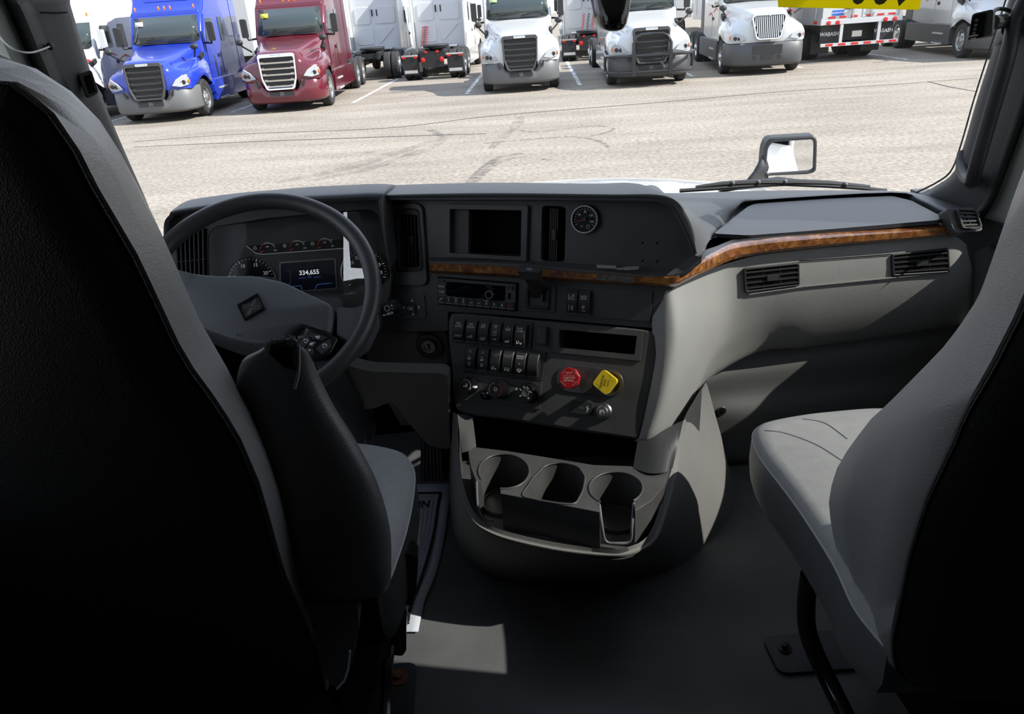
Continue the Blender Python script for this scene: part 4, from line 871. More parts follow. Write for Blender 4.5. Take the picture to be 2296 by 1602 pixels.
def ic(q, s, kind, x, y, k, h):
    """small white pictograms of the switches"""
    R_ = lambda pts, w=.0007, close=False: q.ribbon(s, [(x+a*k, y+b*k) for a, b in pts], w, h, close=close)
    if kind == 'axle': R_([(-1, 0), (1, 0)]); [R_([(d, -.6), (d, .6)]) for d in (-1, 0, 1)]; R_([(-.5, -.3), (-.5, .3)]); R_([(.5, -.3), (.5, .3)])
    elif kind == 'noe': R_(circ((0, 0), .85, 18), .0010, True); R_([(-.9, -.8), (.9, .8)], .0012); R_([(-.4, .3), (.5, .3), (-.2, -.5)], .0009)
    elif kind == 'lampring': R_(circ((0, 0), .8, 18), .0009, True); R_(circ((.1, .05), .35, 12), .0009, True); R_([(-1.1, -.6), (-1.15, 0), (-1.1, .6)]); R_([(1.1, -.6), (1.15, 0), (1.1, .6)])
    elif kind == 'dome':
        R_([(-1, .6), (1, .6)], .0010); R_([(-.5, .6), (-.35, .1), (.35, .1), (.5, .6)], .0010)
        for d in (-1, -.5, 0, .5, 1): R_([(d*.6, -.2), (d*.95, -.75)], .0009)
    elif kind == 'door': R_([(-.7, -1), (.75, -1), (.75, 1), (.1, 1), (-.7, .2)], .0010, True); R_([(-.6, .05), (.65, .05)], .0009)
    elif kind in ('bed', 'bedlamp', 'sunbed', 'fanbed'):
        R_([(-1, -.8), (1, -.8)], .0009); R_([(-1, -.35), (-.6, -.1), (.1, -.25), (.9, -.25), (.95, .15), (.5, .1)], .0013); R_([(-.9, -.4), (.9, -.42)], .0012)
        if kind == 'bedlamp': R_([(-.4, .9), (0, .5), (.4, .9)], .0007)
        if kind == 'sunbed': R_(circ((0, .85), .32, 12), .0007, True)
        if kind == 'fanbed': R_([(-.35, .6), (.35, 1.15)], .0011); R_([(-.35, 1.15), (.35, .6)], .0011)
    elif kind in ('truckdrop', 'truckslide', 'unlock'):
        R_([(-1, -.4), (-1, .1), (-.7, .5), (-.25, .5), (-.2, -.4)], .0012, True); R_(circ((-.75, -.6), .25, 10), .0008, True); R_([(-.1, -.35), (.9, -.35)], .0008); R_(circ((.5, -.65), .22, 10), .0008, True)
        if kind == 'truckslide': R_([(.0, .55), (1, .55)], .0008)
        if kind == 'truckdrop': R_([(.9, -.2), (.9, -.8)], .0008)
        if kind == 'unlock': R_([(.2, .2), (.6, .6), (1, .1), (.9, -.8)], .0010)
    elif kind == 'tilt': R_([(-1, -.5), (-.5, .1), (0, -.1), (.2, -.6)], .0013); R_([(.2, .9), (.5, -.2)], .0009); R_([(.6, 1), (.9, 0), (.3, -.4)], .0009)
    elif kind == 'regen': R_([(-1, 0), (-.5, .45), (.4, .45), (.9, 0), (.4, -.45), (-.5, -.45)], .0009, True); R_([(-.3, 0), (.3, 0)], .0010); R_([(-.4, .75), (.2, .75)], .0009); R_([(-.4, -.75), (.2, -.75)], .0009)
    elif kind == 'up': R_([(-.8, -.7), (0, .8), (.8, -.7)], .0009, True)
    elif kind == 'down': R_([(-.8, .7), (0, -.8), (.8, .7)], .0009, True)
    elif kind == 'lane': R_([(-.9, -1), (-.9, 1)], .0009); R_([(.0, -.6), (.1, .5), (.8, .2), (.7, -.7)], .0010, True); R_([(.4, .6), (.6, 1)], .0010)
    elif kind == 'lanex': R_([(-.9, -1), (-.9, 1)], .0009); R_([(-.7, -.8), (.9, 1)], .0011); R_([(.0, -.8), (.8, -.8), (.8, .8)], .0010)
    elif kind == 'autostop': R_(circ((0, .3), .7, 16), .0009, True); R_([(-.3, 0), (0, .7), (.3, 0)], .0008)
    elif kind == 'dot': R_(circ((0, 0), .25, 8), .0006, True)
def symbols(s, h, items, par, m='white'):
    q = M()
    for kind, yf, size in items:
        y = yf*h/2; z = hgt(min(.999, abs(yf)+.16))+.0009
        if kind.startswith('T:'): q.text(s, (0, y), size, kind[2:], z, bold=.02)
        else: ic(q, s, kind, 0, y, size, z)
    return q.build('symbol', PL[m], par)
def row(bez, tl, tr, br, bl, n, data, par):
    pass
bz1 = pxprism('switch_bank', LP, [(1019.5, 706.5), (1196, 722), (1191, 784), (1013.5, 767)], 0, .004, PL['black'], DB, r=.003)
L4 = LP.off(.004)
r1 = [([('T:PDL\nLOCK', .50, .0062), ('axle', -.58, .0065)], 'white'), ([('T:OFF\nROAD', .52, .0062), ('tilt', -.55, .0060)], 'white'), ([('noe', .55, .0058), ('lampring', -.62, .0052)], 'white'),
      ([('dome', .60, .0058), ('door', .02, .0050), ('T:OFF', -.62, .0048)], 'white'), ([('bedlamp', .55, .0050), ('bed', -.62, .0046)], 'white'), ([('T:SUSP\nDUMP', .52, .0060), ('truckdrop', -.62, .0062)], 'white')]
for i, (it, m) in enumerate(r1):
    c = L4.p(1032.0+27.4*i, 740.2+2.55*i); b, s = rocker(L4, c, .0238, .0450, DB, lean=-.0); symbols(s, .045, it, b, m)
pxprism('switch_bank', LP, [(1045, 774), (1225.5, 789), (1216, 855), (1039, 834.6)], 0, .004, PL['black'], DB, r=.003)
r2 = [([('up', .62, .0045), ('sunbed', .02, .0042), ('down', -.56, .0042)], 'white'), ([('up', .62, .0045), ('fanbed', .02, .0042), ('down', -.56, .0042)], 'white'), ([('T:5TH WHEEL\nSLIDE', .58, .0041), ('truckslide', -.62, .0058)], 'grey_print'),
      ([('T:5TH WHEEL\nUNLOCK', .58, .0041), ('unlock', -.62, .0055)], 'grey_print'), ([('T:PARKED\nREGEN', .58, .0050), ('dot', .0, .0045), ('regen', -.60, .0060)], 'white'), ([], 'white')]
for i, (it, m) in enumerate(r2):
    c = L4.p(1057.5+28.0*i, 803.2+3.2*i); b, s = rocker(L4, c, .0238, .0465, DB, name='rocker_switch' if it else 'blank_cover')
    if it: symbols(s, .0465, it, b, m)
# hazard button
hz = pxprism('hazard_switch', LP, [(1206, 731), (1229, 732.5), (1226.5, 775), (1203, 772)], 0, .010, PL['black'], DB, r=.002, bevel=.002)
M().prism(LP, rr(LP.P([(1208, 734), (1226, 735), (1223.5, 772), (1205.5, 770)]), .001), .009, .0108).build('cap', PL['dgrey'], hz)
q = M(); c = LP.p(1216, 755); k = .005
q.ribbon(LP, [(c[0]-k, c[1]-k*.8), (c[0], c[1]+k), (c[0]+k, c[1]-k*.8)], .0009, .0112, close=True); q.build('symbol', mat('dull_red_print', (.20, .05, .04), .6), hz)
# upper pair
pxprism('switch_panel', UP, [(1260.5, 641), (1463, 652.5), (1458.5, 721), (1257.6, 705)], 0, .003, PL['panel'], DB, r=.001, bevel=.0008)
U4 = UP.off(.003)
for (x, y), it in (((1284.5, 676), [('lanex', .45, .0062), ('lane', -.50, .0058)]), ((1312, 678), [('T:AUTO\nSTOP', .45, .0050), ('autostop', -.42, .0042), ('T:STOP', -.72, .0040)])):
    c = U4.p(x, y); b, s = rocker(U4, c, .0240, .0480, DB); symbols(s, .048, it, b)
# --- lower plate
SL = [(1254, 739.5), (1428.7, 754), (1423.7, 795.8), (1251.4, 779.8)]
lo = [(1012, 702), (1045, 703.5), (1193, 717), (1300, 726), (1400, 735), (1455, 741), (1470, 754), (1474.5, 792), (1460, 870), (1444, 947), (1433, 985), (1424, 987), (1289, 967), (1148, 944), (1040, 930), (1026, 924), (1017, 905), (1012, 830), (1004, 750), (1004, 722)]
M().prism(LP, LP.P(lo), -.16, 0, [LP.P(SL)]).build('lower_panel', PL['panel'], DB, bevel=.006, seg=3)
fr_ = pxprism('storage_slot', LP, [(1245.6, 727), (1442.7, 743.5), (1436.7, 809.8), (1239.6, 790)], 0, .004, PL['panel'], DB, r=.001, bevel=.001, holes=[rr(LP.P(SL), .001)])
M().prism(LP, LP.P(SL), -.122, -.12).build('slot_back', PL['deep'], fr_)
# climate panel and knobs
pxprism('climate_panel', LP, [(1039, 836), (1216, 856), (1211, 918.5), (1031.5, 896)], 0, .003, PL['panel'], DB, r=.001, bevel=.0008)
def knob(fx, fy, bx, by, r, marks, mk_ang, name='climate_knob', col='black'):
    H = .030; c1 = LP.off(H).p(fx, fy); b = M().lathe(LP, c1, [(r*1.12, .003), (r*1.10, .010), (r*1.0, H-.003), (r*.93, H), (r*.86, H), (r*.84, H-.001)], 40).build(name, PL['gloss'], DB, smooth=30)
    s = LP.sub(*c1, H); q = M()
    if marks == 'fan':
        for i in range(10): a = radians(190-22*i); q.ribbon(s, [(r*.72*cos(a-.08), r*.72*sin(a-.08)), (r*.72*cos(a+.08), r*.72*sin(a+.08))], .0006+.00012*i, .0006)
        ic(q, s, 'tilt', 0, 0, .0052, .0006); q.ribbon(s, circ((r*.62, -r*.3), .002, 8), .0008, .0006, close=True)
    elif marks == 'temp':
        for i in range(6): a = radians(200-18*i); q.ribbon(s, [(r*.74*cos(a-.08), r*.74*sin(a-.08)), (r*.74*cos(a+.08), r*.74*sin(a+.08))], .0009, .0006)
        q.ribbon(s, circ((0, 0), .003, 8), .0008, .0006, close=True)
        for i in range(8): a = i*pi/4; q.ribbon(s, [(.0036*cos(a), .0036*sin(a)), (.0048*cos(a), .0048*sin(a))], .0008, .0006)
    else:
        for a in (150, 105, 70, 20): a = radians(a); x, y = r*.62*cos(a), r*.62*sin(a); q.ribbon(s, [(x-.0022, y+.002), (x-.0006, y-.0012), (x+.0024, y-.0012)], .0012, .0006)
        for a in (215, 310): a = radians(a); q.ribbon(s, circ((r*.62*cos(a), r*.62*sin(a)), .0018, 8), .0008, .0006, close=True)
    q.build('symbol', PL['white'] if marks != 'temp' else PL['grey_print'], b)
    if marks == 'temp':
        q = M()
        for i in range(7): a = radians(60-18*i); q.ribbon(s, [(r*.74*cos(a-.1), r*.74*sin(a-.1)), (r*.74*cos(a+.1), r*.74*sin(a+.1))], .0009, .0006)
        q.build('hot_mark', PL['redp'], b)
    if marks == 'mode': M().lathe(s, (0, 0), [(r*.42, 0), (r*.38, .001), (r*.3, .0002)], 24).build('centre_cap', PL['dgrey'], b)
    a = radians(mk_ang); p = LP.sub(c1[0]+r*1.06*cos(a), c1[1]+r*1.06*sin(a), 0, a)
    M().box(p, -.003, .0022, -.0022, .0022, .012, H-.001).build('pointer', PL['white'], b)
    return b
knob(1043.5, 865.5, 1058, 868, .0180, 'fan', -2); knob(1111, 873.5, 1122, 878, .0200, 'temp', 208); knob(1178, 882, 1195, 885, .0205, 'mode', 165)
cbn = M().lathe(LP, LP.off(.012).p(1087, 886), [(.0115, .003), (.011, .012), (.009, .013)], 28).build('climate_button', PL['gloss'], DB)
M().ribbon(LP.sub(*LP.off(.012).p(1087, 886)), [(-.003, -.004), (.003, -.004)], .001, .0136).build('symbol', PL['grey_print'], cbn)
# air brake valve
pc0, pc1 = LP.p(1277, 849), LP.p(1368, 859); d = Vector(pc1)-Vector(pc0); a0 = atan2(d.y, d.x); rad = .0285
st_ = [(pc0[0]+rad*cos(a0+pi/2+pi*i/14), pc0[1]+rad*sin(a0+pi/2+pi*i/14)) for i in range(15)] + [(pc1[0]+rad*cos(a0-pi/2+pi*i/14), pc1[1]+rad*sin(a0-pi/2+pi*i/14)) for i in range(15)]
vp = M().prism(LP, st_, 0, .003).build('valve_plate', mat('valve_plate_metal', (.10, .10, .10), .35, metal=.5, var=.3, vscale=60), DB, bevel=.001)
M().lathe(LP, pc1, [(.0275, .003), (.027, .0055), (.022, .0055), (.021, .003)], 40, cap1=False).build('bezel_ring', PL['steel'], vp)
KH = .045
rk = LP.off(KH).p(1275.5, 848.7); s = LP.sub(*rk, 0, 0)
kr = M().lathe(LP, rk, [(.008, 0), (.008, KH-.018)], 20).lathe(LP, rk, [(.014, KH-.018), (.0195, KH-.012), (.0195, KH-.006)], 8, cap0=True).build('trailer_supply_knob', PL['red'], DB, bevel=.001); kr['label'] = 'red octagonal air supply knob'
M().prism(LP, circ(rk, .0232, 8, a0=radians(14)), KH-.012, KH, back=True).build('octagon_cap', PL['red'], kr, bevel=.0015)
s = LP.sub(*rk, KH+.0004, radians(185)); q = M()
q.text(s, (0, .0045), .0062, 'TRAILER', 0, bold=.02).text(s, (0, -.0015), .0062, 'AIR SUPPLY', 0, bold=.02, sx=.85).text(s, (0, -.0062), .0028, 'NOT FOR PARKING', 0).text(s, (0, -.011), .0048, 'bendix', 0, bold=.02)
q.text(s, (-.0125, .0105), .0034, 'PULL TO', 0, rot=radians(38)).text(s, (.0125, .0105), .0034, 'EXHAUST', 0, rot=radians(-38)).text(s, (-.012, -.0125), .0034, 'PUSH TO', 0, rot=radians(-38)).text(s, (.012, -.0125), .0034, 'SUPPLY', 0, rot=radians(38))
q.build('lettering', mat('pink_print', (.78, .45, .42), .6), kr)
yk = LP.off(KH).p(1356, 857.7); ky = M().lathe(LP, yk, [(.009, 0), (.009, KH-.014)], 20).build('parking_brake_knob', PL['yellow'], DB); ky['label'] = 'yellow diamond-shaped parking brake knob'
yf = LP.sub(*yk, 0, radians(58)); k = .0195
M().prism(yf, rr([(-k, -k), (k, -k), (k, k), (-k, k)], .008), KH-.014, KH, back=True).build('diamond_cap', PL['yellow'], ky, bevel=.002)
s = LP.sub(*yk, KH+.0004, radians(82)); q = M()
q.text(s, (0, .0055), .0064, 'PARKING', 0, bold=.025).text(s, (0, -.001), .0050, 'BRAKE', 0, bold=.025).text(s, (0, -.0075), .0050, 'bendix', 0, bold=.02)
q.text(s, (-.011, .011), .0032, 'PULL TO APPLY', 0, rot=radians(44), sx=.7).text(s, (.011, -.011), .0032, 'PUSH TO RELEASE', 0, rot=radians(44), sx=.6)
q.build('lettering', mat('brown_print', (.16, .11, .01), .7), ky)
# usb cover and lighter socket
us = pxprism('usb_cover', LP, [(1278, 898.6), (1329.5, 903.6), (1328, 932), (1275.5, 925.6)], 0, .003, PL['black'], DB, r=.006, bevel=.001)
M().prism(LP, LP.P([(1297, 912), (1310, 913), (1310, 918), (1297, 917)]), .0025, .0034).build('usb_port', PL['steel'], us)
c = LP.p(1318, 917); s = LP.sub(*c, .0034, radians(85)); q = M(); q.ribbon(s, [(-.006, 0), (.006, 0)], .0012, 0); q.ribbon(s, [(-.001, 0), (.002, .003), (.004, .003)], .0010, 0); q.ribbon(s, [(-.003, 0), (0, -.003), (.002, -.003)], .0010, 0); q.ribbon(s, circ((-.006, 0), .001, 8), .001, 0, close=True)
q.build('symbol', PL['white'], us)
lc = LP.p(1354.5, 922.5); lt = M().lathe(LP, lc, [(.0175, 0), (.0175, .004), (.015, .0065), (.0135, .006), (.013, .012), (.0115, .0125), (.0115, .016), (.010, .017)], 36).build('lighter_socket', PL['steel'], DB, smooth=30)
M().lathe(LP, lc, [(.0092, .0165), (.009, .0185)], 28).build('cap', PL['dgrey'], lt)
s = LP.sub(*lc, .0188); M().ribbon(s, [(-.004, -.004), (-.004, .003)], .002, 0).ribbon(s, [(-.001, -.0005), (0, .004), (.003, .0025), (.004, -.002)], .0018, 0).build('symbol', PL['white'], lt)
# --- brake gauge
GA = thing('air_pressure_gauge', 'small round air pressure gauge right of the centre vent', 'gauge', tuple(UP.hit(1313, 492)))
gc = UP.p(1313, 492); gs = UP.sub(*gc)
M().lathe(UP, gc, [(.030, 0), (.030, .008), (.0285, .011), (.0258, .011), (.0250, .006)], 48, cap1=False).build('bezel', PL['chrome'], GA, smooth=30)
M().lathe(UP, gc, [(.0252, .002), (.0252, .006)], 40).build('dial', PL['gloss'], GA)
q = M()
for i in range(17): a = radians(212-244*i/16); L = .0045 if i % 4 == 0 else .0028; q.ribbon(gs, [(.0228*cos(a), .0228*sin(a)), ((.0228-L)*cos(a), (.0228-L)*sin(a))], .0007, .0066)
for t, a in (('40', 143), ('80', 90), ('120', 33), ('160', -16)): a = radians(a); q.text(gs, (.0150*cos(a), .0150*sin(a)), .0058, t, .0066, bold=.02)
q.text(gs, (-.006, -.0145), .0042, 'PSI', .0066).ribbon(gs, circ((.008, -.0145), .0035, 12), .0008, .0066, close=True)
q.build('scale', PL['white'], GA)
M().prism(gs, [(-.019, -.0062), (.002, -.0008), (.002, .0012), (-.019, -.0052)], .007, .008).build('needle', PL['redp'], GA)
M().lathe(UP, gc, [(.004, .006), (.004, .010)], 20).build('hub', PL['black'], GA)

# --- steering pad with arrows, beside the stalk
op = pxprism('menu_pad', UP, [(884, 660), (952, 660), (957, 713), (886, 718)], 0, .0025, PL['panel'], DB, r=.007)
b = pxprism('ok_button', UP, [(912, 682), (933, 681), (935, 703), (914, 704)], .002, .007, PL['black'], op, r=.003, bevel=.001)
q = M(); q.text(UP, UP.p(923.5, 692), .0105, 'OK', .0074, bold=.02); s = UP
for x, y, a in ((927.5, 673.5, 0), (930, 704.5, pi), (942.5, 688.5, -pi/2), (909, 689.5, pi/2)):
    f = UP.sub(*UP.p(x, y), .0072, a); q.prism(f, [(-.004, -.002), (.004, -.002), (0, .003)], -.0003, 0)
q.build('symbol', PL['white'], op)
# --- instrument pod
PF = CL.off(.050)
OPN = [(466, 646), (466, 528), (480, 508), (600, 489), (760, 474), (832, 468), (850, 484), (866, 560), (876, 622), (858, 640), (790, 660), (640, 660)]
pod = [(372, 650), (371, 500), (380, 484), (398, 470), (440, 463), (508, 455), (600, 446), (671, 440), (760, 436), (846, 433), (860, 443), (868, 520), (878, 622), (873, 662), (848, 744), (760, 748), (600, 730), (430, 700)]
M().prism(PF, PF.P(pod), -.055, 0, [rr(PF.P(OPN), .012)]).build('instrument_surround', PL['panel'], DB)
lipo = [(369, 560), (370, 500), (381, 481), (398, 468.5), (508, 453), (600, 445), (671, 439), (760, 434.5), (851, 431.5), (863, 445), (868, 520), (876, 600)]
lipi = [(376, 560), (377, 504), (388, 490), (402, 481), (508, 468), (600, 459), (680, 455), (760, 453), (838, 450), (850, 462), (860, 530), (872, 604)]
A0 = [PF.off(.0).hit(x, y) for x, y in lipi]; A1 = [PF.off(.034).hit(x, y) for x, y in lipi]; A2 = [PF.off(.030).hit(x, y) for x, y in lipo]
A3 = [p + KY*.14 + Vector((0, 0, -.012)) + KX*(.02*(i > 8)) for i, p in enumerate(A2)]; A4 = [p + KY*.20 + Vector((0, 0, -.10)) for p in A3]
M().surf([A0, A1, A2, A3, A4], 4, 4).build('instrument_hood', PL['pad'], DB, smooth=50)
vent(PF.off(.004), [(392, 520), (462, 512), (464, 650), (398, 655)], 7, DB, depth=.010, base=.0, cross=1, tab=False)
vent_l = None
# cluster
CLU = thing('instrument_cluster', 'instrument cluster with round dials, screen and odometer behind the steering wheel', 'instrument cluster', tuple(CL.hit(670, 590)))
M().prism(CL, CL.P([(440, 690), (440, 500), (500, 470), (860, 450), (890, 520), (895, 670), (640, 690)]), -.01, 0).build('face', PL['panel'], CLU)
def dial(cx, cy, r, items, name, a0, a1, n):
    c = CL.p(cx, cy); s = CL.sub(*c); o = M().lathe(CL, c, [(r*.95, 0), (r*.95, .002)], 48).build(name, PL['gloss'], CLU)
    M().lathe(CL, c, [(r, 0), (r, .004), (r*.965, .005), (r*.945, .002)], 64, cap1=False).build('ring', PL['steel'], o)
    q = M()
    for i in range(n+1):
        a = radians(a0+(a1-a0)*i/n); L = .10 if i % 5 == 0 else .055; q.ribbon(s, [(r*.90*cos(a), r*.90*sin(a)), (r*(.90-L)*cos(a), r*(.90-L)*sin(a))], .0016 if i % 5 == 0 else .0008, .0026)
    for t, a in items: a = radians(a); q.text(s, (r*.66*cos(a), r*.66*sin(a)), r*.20, t, .0026, bold=.01)
    q.build('scale', PL['dialp'], o); return o, s
o, s = dial(564, 630, .0540*KC, [('0', 215), ('5', 164), ('10', 113), ('15', 68), ('20', 23), ('25', -15)], 'tachometer', 210, -25, 25)
h = M().lathe(s, (0, 0), [(.013, .002), (.012, .006)], 32).build('hub', PL['black'], o); M().text(s, (0, .002), .0058, 'RPM', .0066).text(s, (0, -.0045), .0034, 'x 100', .0066).build('lettering', PL['dialp'], h)
o, s = dial(818, 610, .0520*KC, [('5', 200), ('15', 165), ('25', 140), ('35', 112), ('45', 85), ('55', 55), ('65', 22), ('75', -8)], 'speedometer', 215, -20, 30)
M().lathe(s, (0, 0), [(.012, .002), (.011, .006)], 32).build('hub', PL['black'], o); M().prism(s, [(-.036, -.020), (.003, -.002), (.002, .003), (-.037, -.017)], .004, .005).build('needle', PL['redp'], o)
stf = M().prism(CL, rr(CL.P([(553, 552), (775, 536), (772, 557), (590, 571), (574, 568)]), .006), 0, .0015).build('gauge_strip', PL['gloss'], CLU)
q = M(); q.ribbon(CL, CL.P([(553, 552), (574, 568), (590, 570.5), (772, 557)]), .0010, .0018); rq_ = M()
for cx, t in ((601, ('150', '200', '300')), (667, ('0', '100', '150')), (729, ('0', '100', '150'))):
    y = 553-(cx-601)*.075; c = CL.p(cx, y+9); s = CL.sub(*c)
    pts = [(.0175*cos(radians(a)), .0175*sin(radians(a))) for a in range(165, 10, -12)]; q.ribbon(s, pts[4:], .0008, .0018); rq_.ribbon(s, pts[:5], .0008, .0018)
    q.text(s, (0, .0085), .0046, t[1], .0018).text(s, (.0165, -.001), .0046, t[2], .0018); q.text(s, (.017, .013), .0032, 'PSI' if t[0] == '0' else 'F', .0018); rq_.ribbon(s, [(-.018, -.003), (-.010, .0)], .0012, .0019)
    q.ribbon(s, circ((-.028, .008), .003, 10), .0008, .0018, close=True)
q.build('scale', PL['dialp'], stf); rq_.build('red_scale', PL['dialr'], stf)
SCN = [(627, 588), (753, 579), (757, 648), (628, 658)]
so_ = M().prism(CL, rr(CL.P(SCN), .004), 0, .003, [rr(CL.P([(630, 591), (750, 582), (754, 646), (631, 655)]), .003)]).build('screen', PL['steel'], CLU)
M().prism(CL, CL.P([(630, 591), (750, 582), (754, 646), (631, 655)]), 0, .0012).build('glass', PL['screenb'], so_)
sm = CL.sub(*CL.p(693.5, 611.5), 0, radians(-1)); M().text(sm, (0, 0), .0145, '334,655', .0016, bold=.015).build('odometer_digits', PL['lit'], so_)
q = M(); q.text(sm, (0, -.0105), .0042, 'MILES', .0016); q.ribbon(sm, [(-.026, -.0115), (-.010, -.0115)], .0008, .0016).ribbon(sm, [(.010, -.0115), (.026, -.0115)], .0008, .0016)
q.ribbon(CL, CL.P([(642, 644), (675, 641), (678, 650)]), .0011, .0016).ribbon(CL, CL.P([(707, 648), (712, 638), (744, 635)]), .0011, .0016); q.build('blue_line', mat('blue_glow', (.06, .12, .40), .5, emit=.35), so_)
q = M(); q.ribbon(CL, CL.P([(643, 607), (651, 606.5), (652, 637), (643, 638)]), .0007, .0016); q.build('menu_mark', PL['grey_print'], so_)
g = []
for x, h in ((452, .046), (560, .048), (660, .049), (764, .050), (770, .0485), (800, .030), (830, .0115), (852, -.002)):
    f = CL.off(h); yt = 512-(x-452)*.115 if x < 500 else 506-(x-500)*.11; yb = 676-(x-452)*.02; g.append([f.hit(x, yb), f.hit(x, (yt+yb)/2), f.hit(x, yt)])
q = M(); q.loft(g[:5], closed=False, cap=False); q.build('lens', LENS, CLU, smooth=12); q = M(); q.loft(g[4:], closed=False, cap=False); q.build('lens_reflection_end', LENS_REFL, CLU, smooth=12)  # bent right end, shaped and boosted to show a bright reflection
# --- passenger side: fascia, cheek, pad, tray, vents, kick panel
def fpx(x, y, off=0.0): return FP.hit(x, y)+ray(x, y)*off
def lpx(x, y, off=0.0): return LP.hit(x, y)+ray(x, y)*off
c0 = [lpx(x, y, .004) for x, y in ((1474, 650), (1462, 720), (1466, 800), (1450, 890), (1430, 978), (1418, 990))]
c1 = [lpx(x, y, o) for x, y, o in ((1500, 646, -.004), (1500, 730, -.008), (1494, 820, -.010), (1478, 905, -.010), (1452, 984, -.002), (1434, 993, .02))]
c2 = [lpx(x, y, o) for x, y, o in ((1526, 636, .025), (1530, 730, .010), (1526, 820, .012), (1508, 900, .014), (1478, 976, .02), (1466, 986, .05))]
m3 = [(1558, 622), (1568, 720), (1560, 808), (1538, 884), (1508, 957), (1500, 966)]
c3 = [lpx(x, y, .035+.006*i).lerp(fpx(x, y), .35-.07*i) for i, (x, y) in enumerate(m3)]
m4 = [(1598, 602), (1606, 700), (1590, 790), (1570, 858), (1540, 924), (1534, 936)]
c4 = [lpx(x, y, .07).lerp(fpx(x, y, .02*i/4), .8-.10*i) for i, (x, y) in enumerate(m4)]
m5 = [(1644, 587), (1640, 690), (1624, 765), (1604, 808), (1585, 848), (1580, 858)]
c5 = [fpx(x, y, o) for (x, y), o in zip(m5, (0, 0, .010, .022, .034, .06))]
def fcol(x, t, b): return [fpx(x, t+(b-t)*k, o) for k, o in ((0, 0), (.38, .0), (.66, .020), (.86, .052), (1.0, .088), (1.02, .12))]
c6 = fcol(1700, 573, 786); c7 = fcol(1800, 561, 776); c8 = fcol(1900, 551, 763); c9 = fcol(2000, 541, 749); c10 = fcol(2090, 532, 735); c11 = fcol(2140, 530, 727)
c12 = [fpx(x, y, o) for (x, y), o in zip(((2166, 548), (2180, 610), (2178, 660), (2172, 700), (2160, 722), (2160, 730)), (.02, .02, .03, .045, .06, .08))]
M().surf([list(r) for r in zip(c0, c1, c2, c3, c4, c5, c6, c7, c8, c9, c10, c11, c12)], 4, 4).build('passenger_fascia', PL['grey'], DB, smooth=60)
VA = [(1667, 603), (1792, 589), (1793, 641), (1671, 658)]; VB = [(1999, 571), (2127, 556), (2130, 611), (2001, 620)]
for Vq in (VA, VB):
    Vf = FP.off(.0055); cx_, cy_ = sum(p[0] for p in Vq)/4, sum(p[1] for p in Vq)/4
    inn = [(cx_+(x-cx_)*.93, cy_+(y-cy_)*.84) for x, y in Vq]
    pxprism('vent_bezel', Vf, Vq, -.012, .002, PL['black'], DB, r=.006, holes=[rr(Vf.P(inn), .004)])
    vent(Vf, inn, 4, DB, vertical=False, depth=.004, base=-.0012, cross=2, wd=.0020, tab=True)
q = M(); f2 = FP.off(.0035); q.ribbon(f2, f2.P([(1793, 586), (1998, 571)]), .0022, 0, .0005); q.build('seam', PL['deep'], DB)
q = M(); f2 = FP.off(.001); q.ribbon(f2, f2.P([(1680, 659), (1800, 642), (2000, 622), (2126, 610)]), .003, .004, .004); q.build('band_edge', PL['grey'], DB)
# ledge above the wood, tray and pad
l0 = [FP.off(.004).hit(x, y) for x, y in ((1640, 547), (1680, 540), (1754, 531), (1900, 519), (2040, 509), (2129, 502))]
l1 = [FP.off(-.028).hit(x, y) for x, y in ((1640, 538), (1680, 531), (1754, 522), (1900, 511), (2040, 502), (2122, 496))]
l2 = [p + KY*.02+Vector((0, 0, -.012)) for p in l1]
kz = [UP.off(.004).hit(1572, 582).lerp(FP.hit(1572, 582), .3)]; k1 = [UP.off(-.02).hit(1572, 572).lerp(FP.off(-.03).hit(1572, 572), .4)]
M().surf([kz+l0, k1+l1, [k1[0]+KY*.02]+l2], 4, 3).build('trim_ledge', PL['pad'], DB, smooth=50)
TZ = Fr((0, 0, .654), (1, 0, 0), (0, 1, 0), (0, 0, 1))
tr = M().prism(TZ, rr(TZ.P([(1600, 524), (1680, 528), (1800, 519), (1960, 506), (2100, 494), (2120, 490), (2044, 450), (2000, 439.5), (1850, 446), (1692, 457), (1676, 464)]), .012), -.009, 0).build('tray_lid', mat('tray_plastic', (.055, .058, .066), .38, grain=.15, gscale=900), DB, bevel=.003, seg=3)
pa = [atz(x, y, z) for x, y, z in ((1470, 433, .70), (1518, 433, .672), (1600, 431, .655), (1750, 427, .652), (1990, 428, .650), (2070, 437, .648), (2150, 462, .645), (2200, 474, .642))]
pb = [atz(x, y, z) for x, y, z in ((1520, 455, .70), (1548, 474, .678), (1648, 455, .664), (1705, 448, .660), (1998, 432, .660), (2065, 448, .660), (2140, 478, .655), (2196, 486, .65))]
pc = [atz(x, y, z) for x, y, z in ((1552, 515, .69), (1574, 524, .665), (1640, 485, .645), (1690, 458, .643), (2003, 440, .643), (2048, 455, .643), (2122, 490, .640), (2194, 500, .643))]
pd = [atz(x, y, z) for x, y, z in ((1566, 566, .66), (1580, 562, .650), (1600, 534, .640), (1680, 534, .632), (1980, 505, .632), (2110, 500, .632), (2132, 505, .638), (2196, 516, .645))]
M().surf([pa, pb, pc, pd], 4, 5).build('dash_pad', PL['pad'], DB, smooth=60)
cv = FA(atz(2168, 494, .655), -4, 32)
pxprism('corner_vent_panel', cv, [(2118, 468), (2184, 466), (2204, 518), (2140, 524)], -.03, .002, PL['pad'], DB, r=.01, bevel=.004)
vent(cv, [(2143, 475), (2181, 477), (2192, 510), (2157, 512)], 4, DB, vertical=False, depth=.008, base=.001, cross=1, tab=False, wd=.0018)
